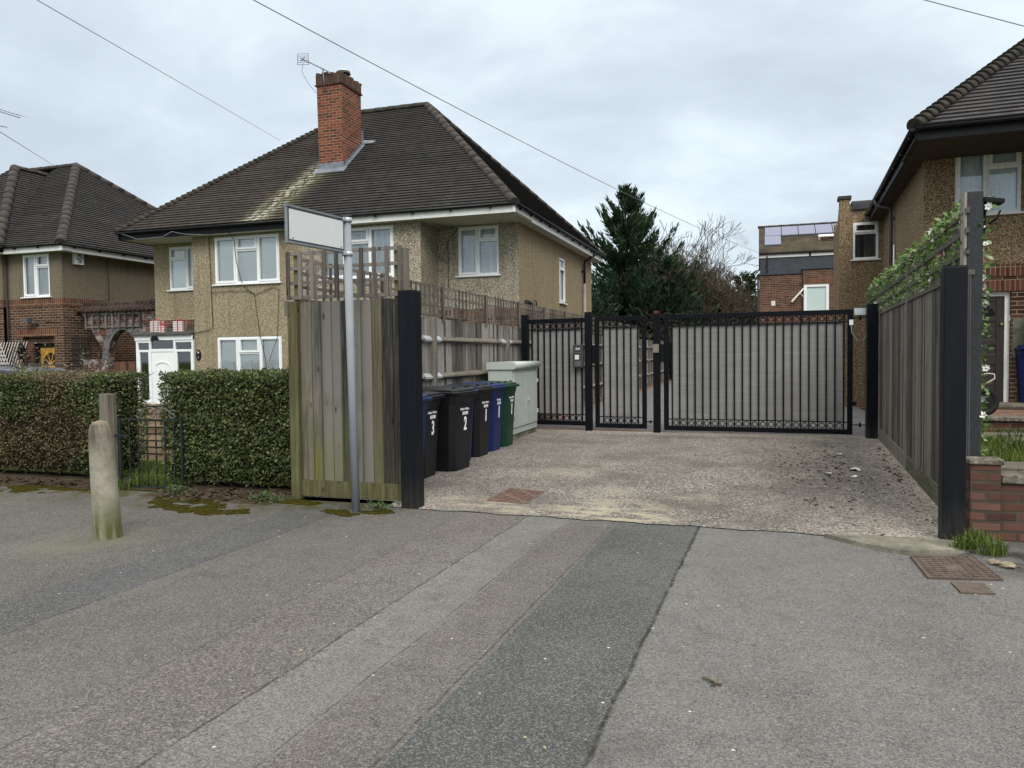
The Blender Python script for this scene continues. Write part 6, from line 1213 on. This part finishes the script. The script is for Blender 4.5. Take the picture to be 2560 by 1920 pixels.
# ---------------------------------------------------------------- brick pier, wall and the right hand garden
t = thing('brick_pier', 'short brick pier with a flat concrete cap at the foot of the ribbed post', 'pier', (1.67, 6.85, 0)); MB().box(1.57, 1.785, 6.72, 6.868, -.05, .60).build('brickwork', 'brick_pier', t, bevel=.008)
MB().box(1.555, 1.80, 6.70, 6.868, .60, .645).build('cap', 'coping', t, bevel=.01)
t = thing('garden_wall', 'low brick front wall with lichened coping right of the pier', 'wall', (4, 6.85, 0)); MB().box(1.788, 9, 6.75, 6.97, -.05, .455).build('brickwork', 'brick_pier', t, bevel=.006); MB().box(1.79, 9, 6.72, 6.99, .455, .52).build('coping', 'coping', t, bevel=.01)
MB().hexa([V3(p) for p in [(1.9, 8.1, .30), (5, 8.0, .30), (5, 8.32, .30), (1.9, 8.42, .30), (1.9, 8.1, .39), (5, 8.0, .39), (5, 8.32, .41), (1.9, 8.42, .41)]]).build('timber_sleeper', 'sleeper'); tag(bpy.data.objects['timber_sleeper'], 'old grey timber sleeper lying across the raised lawn', 'sleeper')
o = MB().box(2.3, 4.2, 11.4, 11.62, .26, .38).build('timber_edging', 'sleeper'); tag(o, 'rough timber edging below the small brick planter wall', 'edging')
t = thing('planter_wall', 'small brick retaining wall with stone coping in front of the terrace', 'wall', (3, 12.4, .3)); MB().box(2.2, 3.75, 12.32, 12.5, .2, .475).build('brickwork', 'brick_dark', t); MB().box(2.18, 3.8, 12.27, 12.56, .475, .535).build('coping', 'coping', t, bevel=.01)
o = MB().hexa([V3(p) for p in [(2.95, 11.0, .30), (3.9, 10.6, .32), (4.0, 11.0, .34), (3.1, 11.35, .32), (2.95, 11.0, .34), (3.9, 10.6, .36), (4.0, 11.0, .38), (3.1, 11.35, .36)]]).build('loose_plank', 'sleeper'); tag(o, 'loose grey plank lying on the grass at the right edge', 'plank')
o = MB().hexa([V3(p) for p in [(3.0, 10.3, .302), (3.6, 10.2, .302), (3.7, 10.75, .302), (3.2, 10.85, .302), (3.0, 10.3, .335), (3.6, 10.2, .335), (3.7, 10.75, .335), (3.2, 10.85, .335)]]).build('paving_slab', 'stone'); tag(o, 'pale stone slab on the grass under the loose plank', 'slab')
tag(blades(7000, gp(2.12, 4.6, 7.05, 12.2, lambda x, y: .30), .10, .007, .9).build('lawn_grass', 'grass', uv=False), 'rough tufty grass of the raised lawn', kind='stuff')
m = MB()
for i in range(14): a = V3((2.82+random.gauss(0, .07), 10.2+random.gauss(0, .08), .3)); m.bar(a, a+V3((random.gauss(0, .06), random.gauss(0, .05), random.uniform(.2, .36))), .014, .004)
tag(m.build('daffodil_clump', 'ever2', uv=False), 'clump of blue green bulb leaves standing in the rough lawn', 'plant')
t = thing('sack_truck', 'sack truck with a black tyre and beige tubular handle lying on the terrace', 'sack truck', (3.2, 12.8, .5)); w = V3((3.17, 12.85, .72)); m = MB(); ax2 = V3((.35, -1, .05)).normalized()
m.ring(w, ax2, .165, .062, 26, 10); m.build('tyre', 'rubber', t, uv=False); MB().cyl(w-ax2*.05, w+ax2*.05, .115, 20).build('rim', 'black_paint', t)
MB().tube([(3.05, 13.0, .70), (3.12, 12.9, .92), (3.32, 12.88, 1.06), (3.31, 12.88, 1.12), (3.24, 12.9, 1.13), (3.08, 13.0, 1.09), (3.0, 13.1, 1.0)], .013, 6).build('handle', plain('beige_tube', (.45, .4, .33), .4, .4), t); MB().tube([(3.0, 13.1, 1.0), (3.05, 13.0, .70), w, (2.8, 13.2, .75)], .012, 6).build('frame', 'black_paint', t)
bin_('dark blue wheelie bin standing on the terrace at the right edge', 4.55, 15.0, 'bin_blue', rot=rad(-88))
for o in list(bpy.data.objects):
    if o.get('label') == 'dark blue wheelie bin standing on the terrace at the right edge': o.location.z += .5; 
o = MB().hexa([V3(p) for p in [(4.36, 14.95, 1.58), (4.75, 14.95, 1.58), (4.75, 15.2, 1.58), (4.36, 15.2, 1.58), (4.40, 14.95, 2.02), (4.75, 14.95, 2.02), (4.75, 15.2, 2.02), (4.40, 15.2, 2.02)]]).build('white_box', 'white_old'); tag(o, 'white plastic box standing on the blue bin at the right edge', 'box')
o = MB().box(3.25, 4.3, 14.35, 14.72, .5, .515).build('door_mat', 'deadleaf'); tag(o, 'brown door mat lying below the front step', 'mat')

# ---------------------------------------------------------------- things on the ground
def cover(name, label, cs, mat, bars, nx, ny, cols):
    t = thing(name, label, 'manhole cover', ((cs[0][0]+cs[2][0])/2, (cs[0][1]+cs[2][1])/2, 0)); B_ = [V3((x, y, 0)) for x, y in cs]; up = lambda z: [p+Z*z for p in B_]
    c = sum(B_, V3())/4; ins = lambda k, z: [c+(p-c)*k+Z*z for p in B_]
    m = MB(); 
    for i in range(4): j = (i+1) % 4; m.hexa([up(-.02)[i], up(-.02)[j], ins(.95, -.02)[j], ins(.95, -.02)[i], up(.016)[i], up(.016)[j], ins(.95, .016)[j], ins(.95, .016)[i]])
    m.build('rim', mat, t); MB().loft([ins(.94, -.02), ins(.94, .012)]).build('plate', mat, t); m = MB(); P = lambda u, v, z: (ins(.9, 0)[0]*(1-u)*(1-v) + ins(.9, 0)[1]*u*(1-v) + ins(.9, 0)[2]*u*v + ins(.9, 0)[3]*(1-u)*v) + Z*z
    for i in range(nx):
        for j in range(ny):
            if bars(i, j): continue
            u0, u1, v0, v1 = (i+.16)/nx, (i+.84)/nx, (j+.25)/ny, (j+.75)/ny; m.hexa([P(u0, v0, .01), P(u1, v0, .01), P(u1, v1, .01), P(u0, v1, .01), P(u0, v0, .019), P(u1, v0, .019), P(u1, v1, .019), P(u0, v1, .019)])
    m.build('raised_pattern', mat, t); return t
cover('manhole_cover', 'rusty brown studded iron cover in the pavement near the grass tuft', [(1.05, 5.5), (1.50, 5.58), (1.47, 6.16), (1.04, 6.05)], 'iron', lambda i, j: i in (3, 4) and j in (3, 4, 5), 8, 10, 0)
cover('drain_cover', 'reddish square iron cover set in the driveway mouth', [(-2.64, 7.24), (-2.2, 7.2), (-2.2, 7.88), (-2.64, 7.98)], 'iron_red', lambda i, j: (i+j) % 5 == 0, 6, 9, 0)
o = MB().hexa([V3(p) for p in [(1.18, 5.22, -.01), (1.37, 5.25, -.01), (1.36, 5.46, -.01), (1.17, 5.44, -.01), (1.18, 5.22, .012), (1.37, 5.25, .012), (1.36, 5.46, .012), (1.17, 5.44, .012)]]).build('stopcock_cover', 'iron'); tag(o, 'small plain rusty cover just in front of the studded one', 'drain cover')
pts = [(.5, 6.52), (.62, 6.40), (.78, 6.24), (.93, 6.14), (1.06, 6.10), (1.3, 6.2), (1.48, 6.3), (1.5, 6.52), (1.3, 6.58), (.9, 6.56)]
o = MB().loft([[V3((x, y, .0)) for x, y in pts], [V3((x+(1.0-x)*.02, y+(6.35-y)*.05, .034)) for x, y in pts]]).build('concrete_ramp', 'concrete'); tag(o, 'flat pointed concrete slab at the foot of the thick right post', 'slab')
def mosspatch(label, pts, n=150):
    xs = [p[0] for p in pts]; ys = [p[1] for p in pts]; P_ = [V3((*p, 0)) for p in pts]; m = MB(); k = 0
    def inside(x, y):
        c = False; j = len(pts)-1
        for i in range(len(pts)):
            (xi, yi), (xj, yj) = pts[i], pts[j]
            if (yi > y) != (yj > y) and x < (xj-xi)*(y-yi)/(yj-yi)+xi: c = not c
            j = i
        return c
    tries = 0
    while k < n and tries < n*30:
        tries += 1; x, y = random.uniform(min(xs)-.06, max(xs)+.06), random.uniform(min(ys)-.06, max(ys)+.06)
        if not inside(x + random.gauss(0, .035), y + random.gauss(0, .03)): continue
        if noise.noise(V3((x*3.1, y*4.5, 2))) < -.12: continue
        r = random.choice((.015, .02, .03, .045, .06, .08)); c = V3((x, y, 0)); j = 9; a0 = random.random()*6
        rim = [c + V3((math.cos(a0+6.283*q/j), math.sin(a0+6.283*q/j)*.7, 0))*r*random.uniform(.6, 1.25) for q in range(j)]
        h_ = .003 + r*.10*random.uniform(.5, 1.3); m.loft([[p + Z*.001 for p in rim], [c+(p-c)*.75+Z*h_*.8 for p in rim], [c+(p-c)*.2+Z*h_ for p in rim]], True); k += 1
    tag(m.build('moss_patch', 'moss', uv=False), label, kind='stuff')
mosspatch('moss strip on the pavement edge below the brown hedge', [(-9.5, 6.3), (-8.2, 6.42), (-7.1, 6.55), (-7.05, 6.82), (-8.2, 6.86), (-9.5, 6.86)], 420)
mosspatch('broad moss bed on the pavement before the dark green hedge', [(-6.2, 6.5), (-5.7, 6.12), (-5.1, 5.98), (-4.75, 6.05), (-4.8, 6.3), (-5.3, 6.5), (-5.7, 6.75), (-6.1, 6.72)], 300)
mosspatch('small moss clump at the foot of the sign pole', [(-3.98, 6.42), (-3.8, 6.3), (-3.55, 6.34), (-3.4, 6.5), (-3.5, 6.66), (-3.72, 6.62)], 110)
mosspatch('dark wet moss on the ground right of the studded iron cover', [(1.62, 5.95), (2.6, 5.8), (2.9, 6.3), (2.3, 6.6), (1.75, 6.4)], 160)
def scatter(name, label, n, posf, mat, size):
    m = MB()
    for _ in range(n):
        p = posf(); a = random.uniform(0, 6.28); s_ = size*random.uniform(.4, 1.3); u = V3((math.cos(a), math.sin(a), random.uniform(-.25, .4)))*s_; w = V3((-math.sin(a), math.cos(a), random.uniform(-.2, .3)))*s_*.55
        m.face([p-u, p+w+Z*s_*.2, p+u+Z*s_*.12, p-w])
    tag(m.build(name, mat, uv=False), label, kind='stuff')
lit = lambda x0, x1, y0, y1, z: (lambda: V3((random.uniform(x0, x1), random.gauss((y0+y1)/2, (y1-y0)/4), z)))
MB_ = MB().loft([[V3((x, y, .0)) for x, y in [(-6.5, 6.62), (-4.75, 6.5), (-4.7, 7.4), (-6.4, 7.5)]], [V3((x, y, .03)) for x, y in [(-6.3, 6.8), (-4.85, 6.72), (-4.8, 7.3), (-6.3, 7.4)]]]); o = MB_.build('soil_bed', 'soil', uv=False); tag(o, 'bare soil under the dark green hedge', kind='structure')
o = MB().loft([[V3((x, y, .0)) for x, y in [(-13, 6.7), (-7.1, 6.82), (-7.1, 7.6), (-13, 7.6)]], [V3((x, y, .03)) for x, y in [(-13, 6.84), (-7.2, 6.95), (-7.2, 7.5), (-13, 7.5)]]]).build('soil_bed', 'soil', uv=False); tag(o, 'bare soil under the brown hedge', kind='structure')
scatter('leaf_litter', 'dry leaves and twigs under the dark green hedge', 520, lit(-6.25, -4.8, 6.5, 7.05, .035), 'deadleaf', .03)
scatter('leaf_litter', 'dry leaves under the brown hedge', 700, lit(-9.6, -7.2, 6.75, 7.1, .035), 'deadleaf', .026)
scatter('leaf_litter', 'dark leaf mould scattered on the right of the driveway', 420, lambda: V3((random.gauss(.85, .38), random.gauss(10.2, 1.5), .014)), 'deadleaf', .026)
scatter('leaf_litter', 'leaf scraps along the foot of the right fence', 160, lambda: (lambda y: V3((1.42+.05*(y-7)+random.gauss(0, .05), y, .014)))(random.uniform(7.2, 13.5)), 'deadleaf', .025)
scatter('pale_grit', 'pale bits of grit and petals lying on the pavement', 120, lambda: V3((random.uniform(-6.5, 1.5), random.uniform(2.2, 6.6), .006)), 'stone', .011)
for i, (x, y, s_, lab) in enumerate(((1.1, 11.68, .07, 'crumpled white paper on the driveway nearest the wide gate'), (1.13, 10.22, .10, 'long flat scrap of white paper on the driveway near the right fence'), (.78, 9.8, .065, 'torn pale tissue lying left of the flat paper scrap'), (1.06, 9.66, .045, 'tiny pale scrap on the driveway nearest the street'))):
    m = MB(); pts = [V3((x+s_*math.cos(a)*random.uniform(.5, 1), y+s_*.7*math.sin(a)*random.uniform(.5, 1), .012+random.random()*.03)) for a in [k*.785 for k in range(8)]]; c = V3((x, y, .035)); 
    for k in range(8): m.face([c, pts[k], pts[(k+1) % 8]])
    tag(m.build('paper_scrap', 'paper', uv=False), lab, 'litter', 'paper scraps on the driveway')
t = thing('fallen_twig', 'small brown twig with a dead leaf lying on the pavement in the foreground', 'twig', (-.2, 3.49, 0)); MB().tube([(-.245, 3.53, .008), (-.215, 3.505, .014), (-.185, 3.485, .01), (-.165, 3.47, .012)], [.004, .006, .005, .003], 5).build('stem', 'twig', t); leafcloud(9, lambda: V3((-.185+random.gauss(0, .012), 3.482+random.gauss(0, .008), .014)), .03, .5).build('dead_leaf', 'deadleaf', t, uv=False)
def tuft(label, c, r, h, n, mat='grass'):
    c = V3(c); m = blades(n, lambda: c + V3((random.gauss(0, r), random.gauss(0, r*.6), 0)), h, .005, .9); tag(m.build('grass_tuft', mat, uv=False), label, 'grass tuft', 'grass tufts by the frontage')
tuft('tall bright grass tuft at the foot of the thick right post', (1.57, 6.54, 0), .045, .12, 190); tuft('short grass tuft on the concrete slab by the iron cover', (1.45, 6.3, .03), .045, .09, 130); tuft('small grass tuft beside the loose stones', (1.62, 6.28, 0), .05, .13, 110); tuft('grass tuft at the foot of the timber gate post', (-7.0, 6.86, 0), .07, .15, 110)
for c, n, lab in (((-4.85, 6.66, .01), 90, 'feathery weed at the right end of the dark green hedge'), ((-6.05, 6.75, .02), 60, 'small weed at the left end of the dark green hedge'), ((-3.55, 6.62, .0), 50, 'low weed behind the foot of the sign pole')):
    c = V3(c); tag(leafcloud(n*3, lambda: c+V3((random.gauss(0, .09), random.gauss(0, .05), abs(random.gauss(0, .045)))), .04, .4).build('weed', 'weed', uv=False), lab, 'weed', 'weeds along the pavement edge')
for x, y, r, lab in ((1.56, 6.0, .045, 'loose pale stone beside the studded cover, nearer the wall'), (1.62, 5.93, .05, 'loose pale stone beside the studded cover, nearer the street')):
    m = MB().lathe([(r*.5, 0), (r, r*.35), (r*.8, r*.75), (r*.3, r)], (0, 0, 0), 7, False); m.v = [V3((p.x*1.1+r*.7*noise.noise(p*30), p.y*.8+r*.5*noise.noise(p*30+V3((5, 1, 2))), p.z*(.75+.4*noise.noise(p*50)))) for p in m.v]; o = m.build('loose_stone', 'stone', uv=False); o.location = (x, y, 0); tag(o, lab, 'stone', 'loose stones by the iron cover')
o = MB().hexa([V3(p) for p in [(-4.72, 6.62, 0), (-4.3, 6.60, 0), (-4.22, 6.72, 0), (-4.62, 6.80, 0), (-4.68, 6.65, .03), (-4.34, 6.64, .03), (-4.26, 6.70, .03), (-4.6, 6.77, .03)]]).build('flat_stone', 'moss'); tag(o, 'flat mossy stone at the foot of the green fence post', 'stone')
# thing leaning behind the side fence
t = thing('garden_tool', 'black head and grip of a tool poking above the side fence trellis', 'tool', (-4.85, 16.2, 2.4)); MB().tube([(-4.82, 15.85, 2.58), (-4.82, 15.95, 2.63), (-4.82, 16.2, 2.63), (-4.82, 16.35, 2.57)], [.03, .06, .06, .03], 8).build('head', 'black_paint', t); MB().tube([(-4.82, 16.35, 2.58), (-4.82, 16.8, 2.5), (-4.82, 17.2, 1.2)], .022, 6).build('shaft', 'galv', t); MB().tube([(-4.82, 16.5, 2.55), (-4.82, 16.52, 2.72), (-4.82, 16.7, 2.70), (-4.82, 16.72, 2.52)], .016, 5).build('grip', 'brick_dark', t)

# ---------------------------------------------------------------- overhead cables
def wire(label, p, q, sag, r=.007):
    p, q = V3(p), V3(q); pts = [p.lerp(q, k/24) - Z*sag*4*(k/24)*(1-k/24) for k in range(25)]; tag(MB().tube(pts, r, 5, caps=False).build('overhead_cable', 'cable', uv=False), label, 'cable', 'overhead telephone cables')
wire('overhead cable passing over the left of the rendered roof', (-7.61, 4.5, 5.66), (-17.93, 26, 10.03), -.0, .006)
wire('long overhead cable crossing in front of the roof down to the brick building', (-6.86, 4.0, 6.08), (.0, 34, 5.67), .26, .0068)
wire('overhead cable running to the roof of the far left house', (-9.97, 7.5, 4.8), (-23.9, 21, 8.43), 0, .007)
wire('overhead cable crossing the top right corner of the sky', (-.35, 12, 7.46), (6.0, 12, 4.66), 0, .007)
